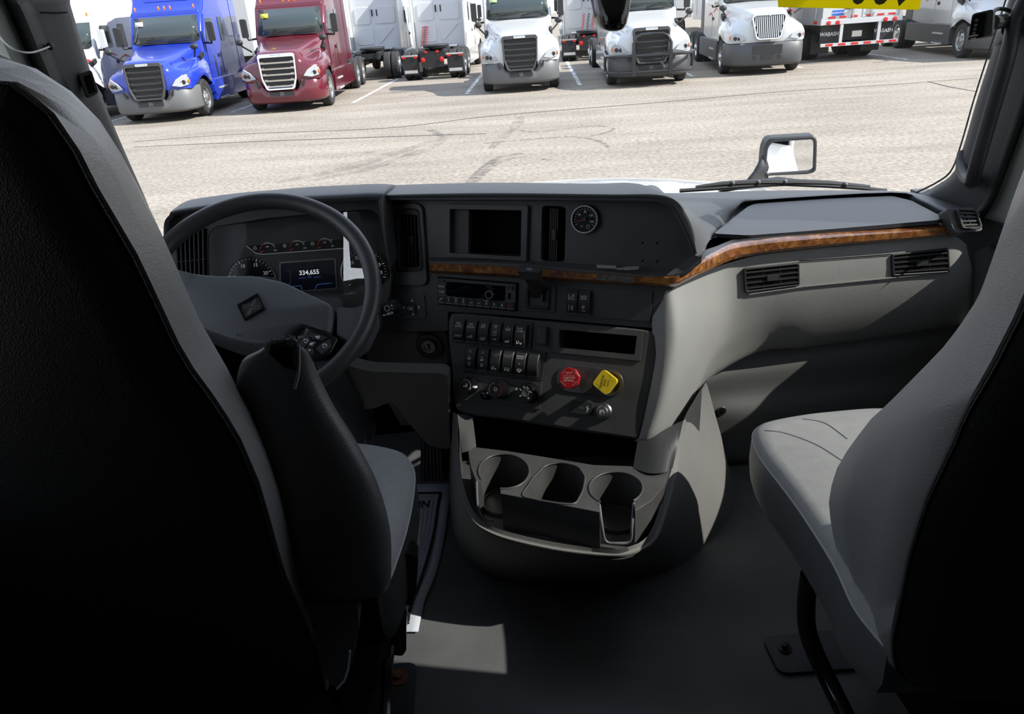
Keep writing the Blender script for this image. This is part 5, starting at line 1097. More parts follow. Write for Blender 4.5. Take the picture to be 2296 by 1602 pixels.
pxprism('vent_bezel', cv, [(2138, 470), (2185, 473), (2198, 514), (2152, 517)], 0, .011, PL['black'], DB, r=.008, holes=[rr(cv.P([(2143, 475), (2181, 477), (2192, 510), (2157, 512)]), .005)])
# door side armrest with cup recess right of the dash
da = [hx(x, y, v) for x, y, v in ((2172, 600, .93), (2180, 568, .93), (2200, 552, .95), (2296, 560, 1.03), (2330, 900, 1.03), (2230, 900, .99), (2170, 740, .95))]
q = M(); q.face(da); kk = [p+KX*.06+KY*.02 for p in da]; q.loft([da, kk]); q.build('side_panel', PL['dgrey'], bpy.data.objects['door_1'], bevel=.01)
# kick panel below the fascia
FK = FA(FP.hit(1750, 800)+KY*.10, -10, 0)
def kp(x, y, o=0.0): return FK.hit(x, y)+ray(x, y)*o
M().surf([[kp(1574, 836, .03), kp(1600, 812, .03), kp(1700, 786, .03), kp(1911, 755, .03), kp(2175, 712, .03)], [kp(1583, 852), kp(1640, 838), kp(1720, 826), kp(1920, 800), kp(2175, 765)], [kp(1589, 892), kp(1650, 885), kp(1730, 876), kp(1930, 855), kp(2175, 820)], [kp(1595, 932, -.012), kp(1655, 930, -.02), kp(1735, 925, -.02), kp(1940, 905, -.02), kp(2175, 880, -.02)],
          [kp(1604, 986), kp(1660, 985), kp(1740, 985), kp(1940, 985), kp(2175, 985)], [kp(1614, 1030), kp(1668, 1032), kp(1750, 1035), kp(1940, 1050), kp(2175, 1060)], [kp(1630, 1042, .04), kp(1668, 1046, .04), kp(1750, 1050, .04), kp(1940, 1062, .04), kp(2175, 1070, .04)]], 4, 4).build('kick_panel', mat('kick_plastic', (.15, .151, .146), .55, grain=.3, gscale=900), DB, smooth=60)
kpm = bpy.data.objects['kick_panel'].data; kb = BVHTree.FromPolygons([v.co for v in kpm.vertices], [tuple(f.vertices) for f in kpm.polygons]).ray_cast(CP, ray(1618, 922).normalized())[0]
bo = FA(kb, -10, 0); bb = M().lathe(bo, (0, 0), [(.0125, 0), (.0115, .003), (.008, .003), (.008, -.004)], 24).build('bolt', PL['steel'], DB)
M().lathe(bo, (0, 0), [(.008, -.003), (.008, .004), (.004, .005)], 6).build('bolt_head', PL['deep'], bb)
# --- below the cluster: column, key panel, knee panel
KP = FA(UP.hit(905, 742)+KY*.01, 8, -4)
pxprism('key_panel', KP, [(812, 742), (990, 736), (1003, 752), (1004, 835), (832, 824), (818, 790)], -.02, 0, PL['knee'], DB, r=.012, bevel=.006)
kc_ = KP.p(963, 775); kl = M().lathe(KP, kc_, [(.035, 0), (.033, .006), (.020, .003)], 36).build('ignition_lock', PL['black'], DB)
M().lathe(KP, kc_, [(.0175, .003), (.0165, .008), (.013, .008), (.0125, .005)], 36).build('ring', PL['steel'], kl); M().prism(KP.sub(*kc_), rr([(-.002, -.007), (.002, -.007), (.002, .007), (-.002, .007)], .001), .004, .0062).build('key_slot', PL['deep'], kl)
KQ = KP.off(.02); pxprism('knee_gap', KQ, [(828, 822), (1003, 824), (1003, 842), (836, 836)], -.08, -.02, PL['deep'], DB, r=0)
KB = FA(at(900, 890, 1.66), 6, -18)
M().prism(KB, rr(KB.P([(560, 760), (830, 834), (1004, 838), (1010, 1010), (960, 1000), (905, 935), (880, 900), (831, 920), (750, 912), (540, 880)]), .02), -.03, 0).build('knee_panel', PL['knee'], DB, bevel=.008)
SCF = at(700, 800, 1.50)
q = M(); q.tube(crom([at(610, 770, 1.50), at(690, 825, 1.58), at(760, 890, 1.70), at(800, 960, 1.85)], 4), [.040]*4+[.055]*4+[.06]*4+[.05], 16); SCT = thing('steering_column', 'black steering column with shift stalk behind the wheel', 'steering column', tuple(SCF)); q.build('shroud', PL['black'], SCT, smooth=60)
pxf = FA(at(748, 690, 1.62), -8, 30); M().prism(pxf, rr(pxf.P([(690, 664), (765, 668), (768, 705), (700, 705)]), .008), -.04, 0).build('upper_shroud', PL['dgrey'], SCT, bevel=.006)
sf2 = FA(at(876, 697, 1.46), 4, 22)
sk = M().prism(sf2, rr(sf2.P([(852, 682), (886, 671), (899, 700), (856, 722)]), .003), -.022, 0, back=True).build('shift_stalk', PL['gloss'], SCT, bevel=.003)
q = M(); a = sf2.p(868, 692); s = sf2.sub(*a, .0006, radians(14)); q.ribbon(s, circ((0, 0), .0052, 14), .0012, 0, close=True).ribbon(s, [(.0085, .003), (.0125, .003)], .001, 0).ribbon(s, [(.0105, .001), (.0105, .005)], .001, 0).ribbon(s, [(.0085, -.003), (.0125, -.003)], .001, 0); s2 = sf2.sub(*sf2.p(873, 704), .0006, radians(14)); q.text(s2, (.002, 0), .0075, 'M/A', 0, bold=.02).ribbon(s2, [(-.012, 0), (-.006, 0)], .0014, 0).prism(s2, [(-.0105, -.0025), (-.0105, .0025), (-.0145, 0)], -.0002, 0); q.build('symbol', PL['white'], sk)
M().tube([at(858, 700, 1.50), at(800, 716, 1.53), at(740, 735, 1.55)], .012, 10).build('stalk_arm', PL['black'], SCT)
M().tube([at(806, 925, 1.72), at(812, 960, 1.76), at(822, 1000, 1.82)], .006, 8).build('rod', PL['dgrey'], SCT)
# accelerator
pe = thing('accelerator_pedal', 'ribbed black accelerator pedal in the dark footwell', 'pedal', tuple(at(968, 1040, 1.95)))
pf = FA(at(968, 1040, 1.93), 8, 25); pp = M().prism(pf, rr(pf.P([(944, 968), (993, 968), (1000, 1080), (942, 1080)]), .01), -.02, 0).build('pad', PL['black'], pe, bevel=.004)
q = M()
for i in range(6): u = .12+.76*i/5; q.ribbon(pf, [pf.p(945+47*u, 975), pf.p(944+54*u, 1078)], .004, .004, .004)
q.build('rib', PL['dgrey'], pp); M().tube([pf.w(0, .03, -.02), pf.w(0, .10, -.12)], .012, 8).build('lever', PL['black'], pe)
M().prism(FA(at(930, 930, 1.9), 6, 0), FA(at(930, 930, 1.9), 6, 0).P([(850, 870), (1010, 900), (1010, 950), (900, 955)]), -.02, 0).build('footwell_panel', PL['knee'], DB)
# ================================================================== steering wheel
WF = FA((-.56, 1.25, .70), -8, 50)
SW = thing('steering_wheel', 'black leather steering wheel with a diamond emblem on its hub', 'steering wheel', tuple(WF.o))
M().torus(WF, .2135, .0155, 120, 18, sq=1.1).build('rim', PL['wheel'], SW, smooth=60)
def dome(name, fr, px, h0, h1, m, par, inset=.86, r=.012, steps=4, **kw):
    P = [Vector(p) for p in rr(fr.P(px), r, 6)]; c = sum(P, Vector((0, 0)))/len(P); secs = []
    for k in range(steps+1):
        a = k/steps*pi/2; s = 1-(1-inset)*(1-cos(a)); secs.append([fr.w(*(c+(p-c)*s), h0+(h1-h0)*sin(a)) for p in P])
    q = M(); q.loft([[fr.w(*p, h0-.03) for p in P]]+secs, closed=True, cap=False)
    loc = [c+(p-c)*inset for p in P]; f = [q.v(v) for v in secs[-1]]
    for t in tessellate_polygon([[Vector((p.x, p.y, 0)) for p in loc]]): q.face([f[i] for i in t])
    return q.build(name, m, par, smooth=45, **kw)
padpx = [(385, 612), (440, 627), (500, 632), (579, 631), (649, 646), (700, 671), (757, 698), (757, 735), (750, 764), (732, 757), (690, 742), (660, 760), (625, 788), (593, 793), (530, 780), (475, 760), (440, 742), (400, 680)]
pad = dome('hub_pad', WF.off(-.012), padpx, 0, .028, PL['pad'], SW, inset=.90)
spk = [(759, 699), (800, 702), (826, 690), (842, 672), (846, 720), (822, 770), (795, 790), (784, 778), (758, 764)]
dome('spoke', WF.off(-.014), spk, 0, .022, PL['pad'], SW, inset=.92, r=.006)
dome('spoke', WF.off(-.014), [(372, 566), (392, 600), (398, 640), (380, 690), (350, 640)], 0, .022, PL['pad'], SW, inset=.92, r=.006)
lx = WF.off(.017); lgp = [(579, 659), (595, 693), (549, 721), (532, 686)]
em = M().prism(lx, rr(lx.P(lgp), .003), -.004, .0035, [rr(lx.P([(577.5, 666), (589, 692), (551, 714), (538, 687)]), .002)]).build('emblem', PL['gloss'], SW, bevel=.0012)
M().prism(lx, lx.P([(577.5, 666), (589, 692), (551, 714), (538, 687)]), -.003, .0008).build('emblem_field', PL['black'], em)
q = M(); q.ribbon(lx, lx.P([(545, 688), (583, 691)]), .0075, .0014).ribbon(lx, lx.P([(573, 672), (556, 709)]), .0055, .0012); q.build('emblem_cross', PL['dgrey'], em)
a, b = Vector(lx.p(541, 689)), Vector(lx.p(586, 691)); d = b-a; M().text(lx, tuple((a+b)/2), .0068, 'INTERNATIONAL', .0018, rot=atan2(d.y, d.x), bold=.03, sx=.72).build('emblem_lettering', PL['black'], em)
q = M(); hp = lx.p(537, 750); s = lx.sub(hp[0], hp[1], .002, radians(-12)); q.ribbon(s, [(-.004, .002), (-.004, -.003), (.001, -.004), (.004, -.002), (.0055, .002)], .0008, .0); q.build('horn_mark', PL['gloss'], SW)
bp = dome('button_pod', WF.off(-.008), [(693, 742), (745, 757), (768, 770), (745, 812), (706, 822), (672, 790), (668, 766)], 0, .022, PL['gloss'], SW, inset=.88, r=.008)
bx = WF.off(.0152)
for px, icn in (([(694, 745), (735, 757), (722, 765), (700, 761)], 'vol'), ([(673, 765), (690, 748), (697, 763), (690, 773), (678, 783)], 'prev'), ([(697, 765), (709, 768), (703, 780), (691, 776)], 'mute'), ([(725, 768), (740, 762), (744, 778), (722, 796), (708, 782)], 'call'), ([(680, 786), (691, 778), (703, 783), (704, 798)], 'down')):
    b = M().prism(bx, rr(bx.P(px), .002), -.003, .001).build('button', PL['black'], bp, bevel=.0006); cx = sum(p[0] for p in px)/len(px); cy = sum(p[1] for p in px)/len(px); s = bx.sub(*bx.p(cx, cy), .0014, radians(-20)); q = M(); k = .0042
    if icn in ('vol', 'mute'): q.prism(s, [(-k, -k*.35), (-k*.3, -k*.35), (k*.3, -k*.9), (k*.3, k*.9), (-k*.3, k*.35), (-k, k*.35)], -.0003, 0); q.ribbon(s, [(k*.6, -k*.6), (k*.9, 0), (k*.6, k*.6)] if icn == 'vol' else [(-k, -k), (k, k)], .0009, .0002)
    elif icn == 'down': q.prism(s, [(-k*.6, k*.3), (k*.6, k*.3), (0, -k*.5)], -.0003, 0)
    else:
        q.ribbon(s, [(-k, k*.2), (-k*.5, k*.9), (k*.5, k*.9), (k, k*.2)], .0016, 0); m_ = 1 if icn == 'call' else -1
        for dx in (-.3, .4): q.prism(s, [(k*(dx-.3*m_), -k*.9), (k*(dx+.3*m_), -k*.5), (k*(dx-.3*m_), -k*.1)] if m_ > 0 else [(k*(dx+.3), -k*.9), (k*(dx+.3), -k*.1), (k*(dx-.3), -k*.5)], -.0003, 0)
    q.build('symbol', PL['white'], b)
dome('button_pod', WF.off(-.006), [(420, 676), (440, 680), (449, 700), (446, 718), (424, 712)], 0, .020, PL['gloss'], SW, inset=.88, r=.008)
M().lathe(WF, (0, -.01), [(.045, -.12), (.05, -.05), (.06, -.012)], 32, cap0=True).build('hub', PL['black'], SW)

# ================================================================== centre console with cup holders
CZ = .30
DZ = Fr((0, 0, CZ), (1, 0, 0), (0, 1, 0), (0, 0, 1))
CON = thing('cup_holder_console', 'grey floor console with three cup holders below the centre stack', 'console', tuple(atz(1300, 1200, 0)))
def arc(cx, cy, rx, ry, t0, t1, n=30): return [(cx+rx*cos(radians(t0+(t1-t0)*i/n)), cy+ry*sin(radians(t0+(t1-t0)*i/n))) for i in range(n+1)]
deck = [(1122, 1107)] + arc(1130, 1058, 57, 39, 98, -208) + [(1068, 1080), (1056, 1050), (1048, 1001), (1140, 1012), (1264, 1032), (1330, 1043), (1419, 1046), (1500, 1026), (1506, 1040), (1488, 1092), (1462, 1122), (1424, 1146)] + arc(1381, 1096, 60, 37, 49, -234) + [(1345, 1149)]
cup2 = rr(DZ.P([(1168, 1114), (1196, 1072), (1222, 1045), (1256, 1037), (1296, 1046), (1313, 1070), (1307, 1102), (1291, 1132), (1258, 1131), (1215, 1124)]), .012)
M().prism(DZ, DZ.P(deck), -.085, 0, [cup2]).build('cup_deck', PL['bin'], CON, bevel=.003, seg=3)
TF = Fr((0, 0, CZ-.085), (1, 0, 0), (0, 1, 0), (0, 0, 1))
rim = [(1026, 930, .335), (1028, 1026, .29), (1044, 1105, .262), (1068, 1156, .250), (1106, 1182, .243), (1170, 1201, .238), (1264, 1220, .235), (1359, 1232, .235), (1406, 1228, .236), (1454, 1200, .242), (1485, 1121, .268), (1505, 1055, .292), (1517, 1004, .315), (1532, 944, .345), (1552, 905, .36), (1574, 872, .375)]
base = [(1006, 1060), (1008, 1110), (1012, 1160), (1020, 1212), (1052, 1262), (1106, 1296), (1201, 1309), (1300, 1310), (1370, 1307), (1454, 1295), (1530, 1266), (1596, 1204), (1638, 1142), (1648, 1092), (1640, 1066), (1628, 1036)]
shl = [(1015, 928), (1017, 1030), (1030, 1112), (1055, 1170), (1097, 1202), (1165, 1224), (1262, 1243), (1362, 1252), (1420, 1246), (1474, 1214), (1506, 1126), (1524, 1058), (1535, 1004), (1548, 935), (1566, 892), (1585, 862)]
r_in = []; r_rim = []; r_sh = []; r_m = []; r_m2 = []; r_b = []
for (x, y, z), (bx_, by_), (sx_, sy_) in zip(rim, base, shl):
    p = atz(x, y, z); s = atz(sx_, sy_, z-.020); b = atz(bx_, by_, 0); o = (b-s); o.z = 0; o = o.normalized() if o.length > 1e-4 else Vector((0, -1, 0))
    r_in.append(Vector((p.x, p.y, CZ-.086))-o*.004); r_rim.append(p); r_sh.append(s); r_m.append(s.lerp(b, .35)+o*.012+Vector((0, 0, -.01))); r_m2.append(s.lerp(b, .72)+o*.010); r_b.append(b)
M().surf([r_rim, [a.lerp(b, .5)+Vector((0, 0, .002)) for a, b in zip(r_rim, r_sh)], r_sh, r_m, r_m2, r_b], 4, 4).build('body', PL['console'], CON, smooth=60)
q = M(); q.surf([r_rim, [a.lerp(b, .25) for a, b in zip(r_rim, r_in)], r_in], 4, 3); q.build('tray_wall', PL['bin'], CON, smooth=60)
q = M(); fl = crom(r_in, 4); q.face(fl); q.build('tray_floor', PL['bin'], CON)
for cx, cy, rx, ry in ((1128, 1066, 44, 30), (1250, 1096, 46, 31), (1381, 1104, 46, 28)):
    ps = [Vector(p) for p in TF.P(arc(cx, cy+62, rx, ry, 0, 360, 24))]; c = sum(ps, Vector((0, 0)))/len(ps); r = sum((p-c).length for p in ps)/len(ps)
    M().lathe(Fr(TF.w(c.x, c.y, 0), (1, 0, 0), (0, 1, 0), (0, 0, 1)), (0, 0), [(r*1.12, .001), (r*1.05, .006), (r*.92, .006), (r*.88, .002)], 36).build('cup_floor', PL['bin'], CON, smooth=40)
for cx, cy, rx, ry, t0, t1 in ((1130, 1058, 57, 39, 98, -208), (1381, 1096, 60, 37, 49, -234)):
    P = DZ.P(arc(cx, cy, rx, ry, t0, t1, 40)); M().tube([DZ.w(a, b, .0005) for a, b in P], .0022, 8).build('cup_rim', PL['bin'], CON, smooth=70)
M().tube([DZ.w(a, b, .0005) for a, b in cup2+cup2[:1]], .0022, 8).build('cup_rim', PL['bin'], CON, smooth=70)
for pts in ([(1068, 1080), (1072, 1140), (1088, 1164), (1106, 1168)], [(1344, 1132), (1350, 1180), (1358, 1214), (1384, 1219), (1412, 1214), (1417, 1180), (1421, 1128)]):
    zz = [CZ, CZ-.045, CZ-.070, CZ-.072] if len(pts) == 4 else [CZ, CZ-.03, CZ-.062, CZ-.064, CZ-.062, CZ-.03, CZ]
    M().tube(crom([atz(x, y, z) for (x, y), z in zip(pts, zz)], 4), .0028, 8).build('slot_rim', PL['lip'], CON, smooth=70)
# posts and dark niche between console and stack
po = [[atz(*p) for p in ((1430, 989, .325), (1419, 1050, CZ))], [atz(*p) for p in ((1470, 975, .335), (1455, 1062, CZ+.005))], [atz(*p) for p in ((1512, 952, .34), (1490, 1060, CZ+.004))], [atz(*p) for p in ((1532, 944, .346), (1508, 1050, .294))]]
M().surf(po, 3, 3).build('post', PL['black'], CON, smooth=60)
po = [[atz(*p) for p in ((1025, 928, .335), (1036, 1016, CZ-.005))], [atz(*p) for p in ((1040, 930, .33), (1050, 1012, CZ))], [atz(*p) for p in ((1060, 936, .325), (1068, 1002, CZ))]]
M().surf(po, 3, 3).build('post', PL['dgrey'], CON, smooth=60)
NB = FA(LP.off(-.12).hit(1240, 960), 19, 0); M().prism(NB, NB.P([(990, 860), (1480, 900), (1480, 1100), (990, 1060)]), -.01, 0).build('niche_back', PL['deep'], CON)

# ================================================================== floor things
MZ = Fr((0, 0, .004), (1, 0, 0), (0, 1, 0), (0, 0, 1))
edge = [(1011, 1085), (1006, 1130), (998, 1190), (985, 1260), (968, 1310), (953, 1345), (945, 1380), (938, 1417)]
q = M(); rows = []
for i, (x, y) in enumerate(edge):
    z = .004+.003*abs(sin(i*1.1)); p = atz(x, y, z); rows.append([p - Vector((w, 0, 0)) + Vector((0, 0, .002*sin(i*1.3+w*9)*(w > 0))) for w in (0, .05, .12, .22, .36)])
q.surf(rows, 3, 4); pm = q.build('paper_floor_mat', PL['paper'], None, smooth=60, solid=.0008); tag(pm, 'white printed paper floor mat beside the driver seat', 'floor mat')
def mline(px, w, m, name):
    P = crom([atz(x, y, .0098) for x, y in px], 4); q = M()
    for a, b in zip(P, P[1:]):
        d = (b-a).normalized(); s = Vector((-d.y, d.x, 0))*w/2; q.face([a-s, b-s, b+s, a+s])
    return q.build(name, m, pm)
mline([(x-24-4*(y > 1200), y) for x, y in ((1012, 1106), (1006, 1135), (998, 1190), (986, 1255), (969, 1308), (954, 1345), (946, 1372), (942, 1395))], .0075, PL['ink'], 'border_line')
mline([(800, 1107), (900, 1106), (990, 1105)], .0075, PL['ink'], 'border_line'); mline([(860, 1398), (918, 1398)], .006, PL['ink'], 'border_line')
q = M(); o_ = atz(945, 1132, .0104); fr = Fr(o_, (1, 0, 0), (0, 1, 0), (0, 0, 1)); fr = fr.sub(0, 0, 0, radians(3)); q.text(fr, (-.004, 0), .045, 'COMING IN', 0, bold=.03, align='RIGHT', sx=.62) if 0 else q.text(fr, (.022, 0), .040, 'G IN', 0, bold=.03, align='RIGHT', sx=.75); q.build('lettering', PL['ink'], pm)
for k in range(7): mline([(x-34-9*k-(4 if y > 1200 else 0), y) for x, y in ((1008, 1112), (1003, 1135), (996, 1190), (984, 1255), (968, 1306), (952, 1345), (944, 1385))], .0012, PL['grey_print'], 'grid_line')
for k in range(22): y = 1114+13*k; xr = 985-max(0, (y-1110))*.22; mline([(xr-90, y), (xr-40, y), (xr, y)], .0012, PL['grey_print'], 'grid_line')
def floor_plate(px, bolts, label, m, mb, rb):
    f = Fr((0, 0, .0), (1, 0, 0), (0, 1, 0), (0, 0, 1)); f2 = f.off(.008); o = M().prism(f, rr(f2.P(px), .02), 0, .008).build('seat_mount_plate', m, None, bevel=.002); tag(o, label, 'plate')
    for x, y in bolts:
        c = f2.p(x, y); b = M().lathe(f, c, [(rb, .008), (rb, .011), (rb*.7, .012)], 24).build('washer', mb, o); M().lathe(f, c, [(rb*.55, .011), (rb*.55, .020), (rb*.4, .021)], 6).build('bolt_head', mb, b)
    return o
floor_plate([(1708, 1429), (1873, 1412), (2010, 1402), (2010, 1494), (1748, 1511)], [(1760, 1456)], 'black steel plate with one dark bolt under the passenger seat', mat('plate_steel', (.030, .031, .033), .45, grain=.15, gscale=300, gtype='NOISE'), mat('bolt_dark', (.05, .042, .035), .5, metal=.6), .0125)
floor_plate([(840, 1500), (892, 1487), (934, 1486), (926, 1602), (915, 1680), (830, 1680)], [(893, 1521)], 'black steel plate with a rusty bolt beside the driver seat', bpy.data.materials['plate_steel'], PL['rust'], .019)

# ================================================================== seats
def seat_back(par, fr, axis, seam, sil, front, side_m, back_m, k=1.0):
    """padded back: black rear shell inside the seam, leather bolsters wrapping forward"""
    ff = fr.off(-front); N = 40
    def loop(pts, f, dz=0.0):
        P = resample([Vector((a, b, 0)) for a, b in pts], N); return [f.w(p.x, p.y, dz) for p in P] + [f.w(axis+(axis-p.x)*k, p.y, dz) for p in P[::-1]]
    S = [fr.p(*p) for p in seam]; L = [ff.p(*p) for p in sil]
    S = [(axis, S[0][1]+.012)] + S; L = [(axis, L[0][1]+.006)] + L
    S = [(p.x, p.y) for p in resample([Vector((*p, 0)) for p in S], N)]; L = [(p.x, p.y) for p in resample([Vector((*p, 0)) for p in L], N)]
    ins = [(axis+(a-axis)*.80, b-.03 if i < N/2 else b+.01) for i, (a, b) in enumerate(S)]
    sg = 1 if S[N//2][0] > axis else -1
    mid1 = [(s[0]*.75+l[0]*.25+sg*.010, s[1]*.75+l[1]*.25) for s, l in zip(S, L)]; mid2 = [(s[0]*.35+l[0]*.65+sg*.012, s[1]*.35+l[1]*.65) for s, l in zip(S, L)]
    q = M(); q.loft([loop(ins, fr, .022), loop([(a*.4+s[0]*.6, b*.4+s[1]*.6) for (a, b), s in zip(ins, S)], fr, .016), loop(S, fr, 0)], True, False)
    P = loop(ins, fr, .022); q.face(P); bs = q.build('back_shell', back_m, par, smooth=60)  # near-black rear colour also carries the shade behind the seat
    q = M(); fin = [(axis+(a-axis)*.82, b) for a, b in L]
    q.loft([loop(S, fr, -.003), loop([(a+sg*.003, b) for a, b in S], fr, -.004), loop(mid1, fr, -front*.30), loop(mid2, fr, -front*.66), loop(L, fr, -front), loop([(axis+(a-axis)*.94, b-.004) for a, b in L], fr, -front-.020), loop(fin, fr, -front-.025)], True, False)
    q.face(loop(fin, fr, -front-.025)); bo_ = q.build('bolster', side_m, par, smooth=70)
    q = M(); q.tube([fr.w(a, b, .001) for a, b in S], .0016, 6); q.build('seam', PL['vinyl'], bs)
    return S, L
DS = thing('driver_seat', 'black and grey driver seat with a torn armrest folded up, seen from behind', 'seat', tuple(atz(560, 1500, 0)))
SB = FA((-.43, .60, 1.13), 0, -10)
ds_seam = [(-10, 180), (42, 191), (112, 261), (168, 345), (202, 415), (300, 580), (405, 805), (470, 892), (525, 975), (575, 1090), (632, 1290), (700, 1440), (728, 1545), (732, 1700)]
ds_sil = [(-30, 126), (0, 129), (70, 154), (157, 208), (225, 275), (270, 351), (317, 438), (375, 557), (450, 730), (518, 843), (560, 930), (612, 1060), (672, 1220), (735, 1400), (760, 1530), (765, 1660)]
seat_back(DS, SB, -.235+.04, ds_seam, ds_sil, .15, PL['leather'], PL['vinyl'])
secs = []; ar = [(602, 771, 666, 773), (578, 786, 688, 786), (540, 808, 706, 812), (524, 865, 728, 860), (530, 925, 760, 920), (545, 990, 802, 985), (570, 1080, 852, 1080), (608, 1180, 880, 1180), (640, 1262, 883, 1262), (664, 1312, 878, 1312), (690, 1340, 852, 1338), (722, 1350, 812, 1346)]
for i, (x0, y0, x1, y1) in enumerate(ar):
    t = i/(len(ar)-1); D = .865+.135*t; a, b = at(x0, y0, D), at(x1, y1, D); c = (a+b)/2; w = (b-a)/2; dk = (.016, .034, .05)[i] if i < 3 else .055*(1-.45*(t > .95)); dp = ray((x0+x1)/2, (y0+y1)/2).normalized()*dk; n = 28; s = []
    for k in range(n):
        g = 2*pi*k/n; u, v = cos(g), sin(g); u = math.copysign(abs(u)**.75, u); v = math.copysign(abs(v)**.75, v); s.append(c + w*u + dp*v + dp*.9)
    secs.append(s)
q = M(); cols = [crom([s[k] for s in secs], 4) for k in range(28)]; q.loft([list(r) for r in zip(*cols)]); am = q.build('armrest', PL['leatherd'], DS, smooth=70)
q = M(); A = crom([at(x, y, .858) for x, y in ((600, 800), (598, 786), (606, 771), (636, 764), (666, 768), (670, 800), (668, 840), (660, 872))], 5)
q.tube([p for p in A], .0022, 6); random.seed(4)
for p in A[6:24]:
    for k in range(3): q.tube([p, p+Vector((random.uniform(-.004, .004), random.uniform(-.004, .004), random.uniform(.002, .008)))], [.0012, .0003], 5)
q.build('torn_edge', mat('frayed_edge', (.20, .20, .21), .9), am)
q = M(); q.loft([[at(x, y, .858) for x, y in ((602, 792), (608, 774), (636, 768), (664, 772), (666, 832), (640, 826))], [at(x, y, .850) for x, y in ((608, 798), (613, 780), (636, 775), (657, 780), (660, 820), (640, 818))]]); q.build('tear', PL['deep'], am)
# cushion of the driver seat
def cushion(par, top, zt, zb, far, m_top, m_side, axis_dx, stitch):
    T = [atz(x, y, zt) for x, y in top]; c = crom(T, 4); c2 = [p+Vector((axis_dx, 0, 0)) for p in c[::-1]]; L = c+[p for p in (c2 if far else [])]
    if far: L = c + [Vector((c[-1].x+axis_dx, c[-1].y, zt)), Vector((c[0].x+axis_dx, c[0].y, zt))]
    ce = sum(L, Vector())/len(L); inn = lambda k, z: [Vector((ce.x+(p.x-ce.x)*k, ce.y+(p.y-ce.y)*k, z)) for p in L]
    q = M(); A = inn(.72, zt+.022); q.loft([inn(1.0, zt), inn(.975, zt+.008), inn(.90, zt+.016), A], True, False); q.face(A); tp = q.build('cushion_top', m_top, par, smooth=70)
    q = M(); q.loft([inn(1.0, zt), inn(1.012, zt-.012), inn(1.02, (zt+zb)/2), inn(.99, zb+.02), inn(.93, zb)], True, False); q.face(inn(.93, zb)); sd = q.build('cushion_side', m_side, par, smooth=60)
    if stitch: M().tube([p+Vector((0, 0, .001)) for p in c], .0016, 6).build('stitching', PL['stitch'], tp)
    return tp
cushion(DS, [(760, 998), (818, 1003), (862, 1010), (903, 1022), (921, 1040), (930, 1068), (926, 1120), (912, 1190), (893, 1250), (872, 1305), (845, 1335)], .40, .29, True, PL['fabric'], PL['mesh'], -.42, True)
DP = FA(at(850, 1400, 1.12), -12, -4)
def px3(name, px, D, h, m, par, a=-10, t=10, r=.004, bevel=.004):
    cx, cy = sum(p[0] for p in px)/len(px), sum(p[1] for p in px)/len(px); f = FA(at(cx, cy, D), a, t)
    return M().prism(f, rr(f.P(px), r), -h, 0, back=True).build(name, m, par, bevel=bevel), f
for px, D in (([(894, 1242), (928, 1244), (938, 1256), (933, 1325), (922, 1360), (884, 1352), (880, 1330), (884, 1262)], 1.18), ([(886, 1398), (904, 1396), (911, 1408), (911, 1460), (902, 1472), (882, 1470), (880, 1440)], 1.17), ([(806, 1452), (836, 1449), (847, 1482), (843, 1548), (834, 1564), (810, 1562), (798, 1530)], 1.10)):
    o, f = px3('control_paddle', px, D, .045, PL['gloss'], DS); q = M(); y0 = max(p[1] for p in px); x0 = sum(p[0] for p in px)/len(px)
    for k in range(4): q.ribbon(f, f.P([(x0-14, y0-16-k*6), (x0+6, y0-14-k*6)]), .0016, .0012, .0012)
    q.build('grip_rib', PL['black'], o)
M().tube(crom([at(888, 1352, 1.20), at(884, 1400, 1.20), at(870, 1480, 1.16), at(866, 1560, 1.14), at(862, 1660, 1.10)], 4), .009, 10).build('lever_bar', PL['gloss'], DS)
px3('slide_rail', [(838, 1440), (872, 1380), (880, 1400), (862, 1500), (850, 1680), (822, 1680)], 1.16, .02, mat('rail_metal', (.14, .145, .15), .35, metal=.5), DS, r=.001, bevel=.002)
px3('suspension_cover', [(560, 1480), (735, 1560), (800, 1440), (850, 1440), (830, 1560), (815, 1700), (560, 1700)], 1.14, .05, PL['dgrey'], DS, r=.01)
px3('lower_skirt', [(560, 1330), (700, 1350), (800, 1348), (806, 1400), (798, 1450), (780, 1520), (752, 1548), (728, 1520), (700, 1420)], 1.02, .05, PL['leatherd'], DS, r=.012, bevel=.012)
q = M(); fk = FA(at(780, 1500, 1.018), -10, 10).off(.002); q.tube([fk.hit(x, y) for x, y in ((785, 1460), (781, 1500), (772, 1528), (755, 1546))], .0016, 6); q.build('stitching', PL['stitch'], DS)

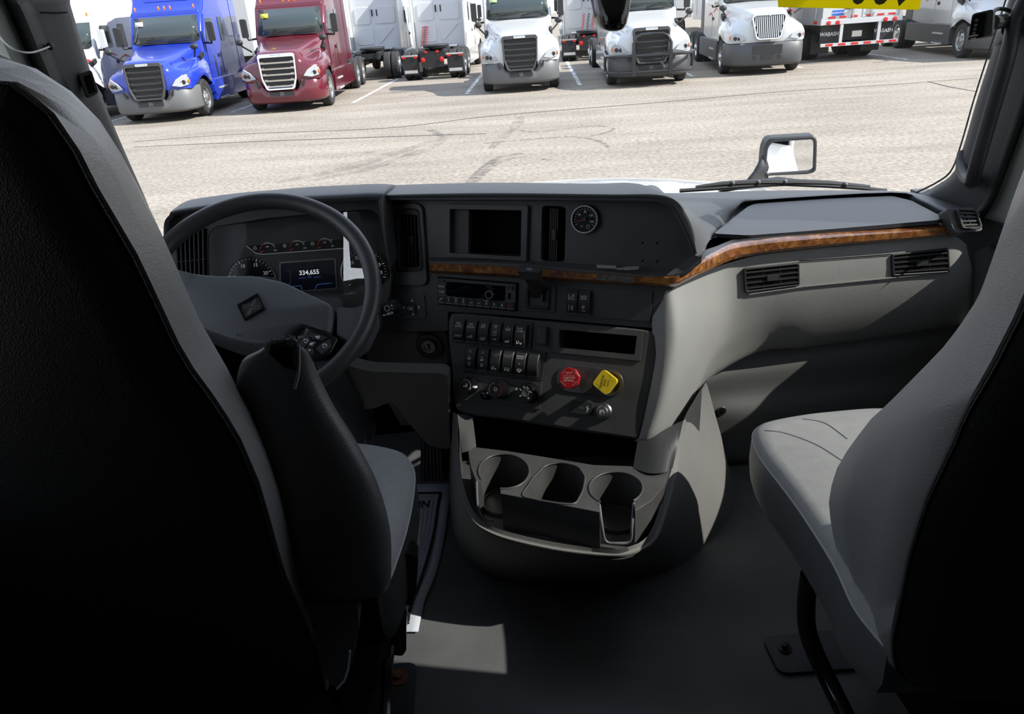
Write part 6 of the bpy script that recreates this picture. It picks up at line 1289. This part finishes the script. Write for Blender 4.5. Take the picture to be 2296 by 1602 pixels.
PS = thing('passenger_seat', 'grey and black passenger seat at the right, seen from behind', 'seat', tuple(atz(2080, 1500, 0)))
PB = FA((.50, .60, 1.13), 4, -4)
ps_seam = [(2420, 300), (2380, 480), (2330, 610), (2296, 695), (2226, 832), (2167, 930), (2135, 1010), (2085, 1110), (2058, 1190), (2038, 1260), (2018, 1362), (2000, 1450), (2010, 1505), (2040, 1532), (2110, 1545)]
ps_sil = [(2400, 180), (2320, 330), (2277, 439), (2226, 588), (2187, 695), (2108, 793), (1990, 907), (1950, 942), (1900, 1010), (1870, 1062), (1858, 1120), (1863, 1180), (1882, 1262), (1912, 1345), (1950, 1420), (1992, 1482), (2030, 1512), (2100, 1525)]
seat_back(PS, PB, .12, ps_seam, ps_sil, .205, PL['leather'], PL['vinyl'], .80)
seamp = [(1990, 921), (1940, 922), (1860, 929), (1800, 936), (1730, 949), (1697, 962), (1687, 985), (1705, 1030), (1750, 1090), (1794, 1150), (1867, 1265), (1911, 1359), (1952, 1416), (1988, 1458)]
cushion(PS, seamp, .40, .30, True, PL['fabric'], PL['leatherd'], .46, True)
ct = [o for o in PS.children if o.name.startswith('cushion_top')][0].data; cb_ = BVHTree.FromPolygons([v.co for v in ct.vertices], [tuple(f.vertices) for f in ct.polygons])
for sp_ in ([(1715, 966), (1760, 972), (1830, 998), (1890, 1035)], [(1800, 940), (1850, 950), (1900, 985)]):
    P = []
    for p in crom([Vector((x, y, 0)) for x, y in sp_], 12):
        h = cb_.ray_cast(CP, ray(p.x, p.y).normalized())[0]
        if h: P.append(h)
    M().tube(P, .0014, 6).build('seam', PL['leather'], PS)
M().tube(crom([atz(x, y, z) for x, y, z in ((1816, 1290, .27), (1808, 1350, .20), (1810, 1410, .14), (1830, 1470, .10), (1866, 1545, .07), (1905, 1625, .05), (1950, 1720, .04))], 5), .0155, 14).build('frame_tube', PL['gloss'], PS)
px3('foam_patch', [(1905, 1458), (1945, 1466), (1950, 1474), (1925, 1473)], 1.05, .01, mat('yellow_foam', (.45, .30, .06), .9), PS, r=.001, bevel=0)
M().box(KT, .44, .74, .66, .98, .0, .30).build('pedestal', PL['deep'], PS, bevel=.02)
M().box(KT, -.90, -.50, .75, 1.2, .0, .27).build('pedestal', PL['deep'], DS, bevel=.02)
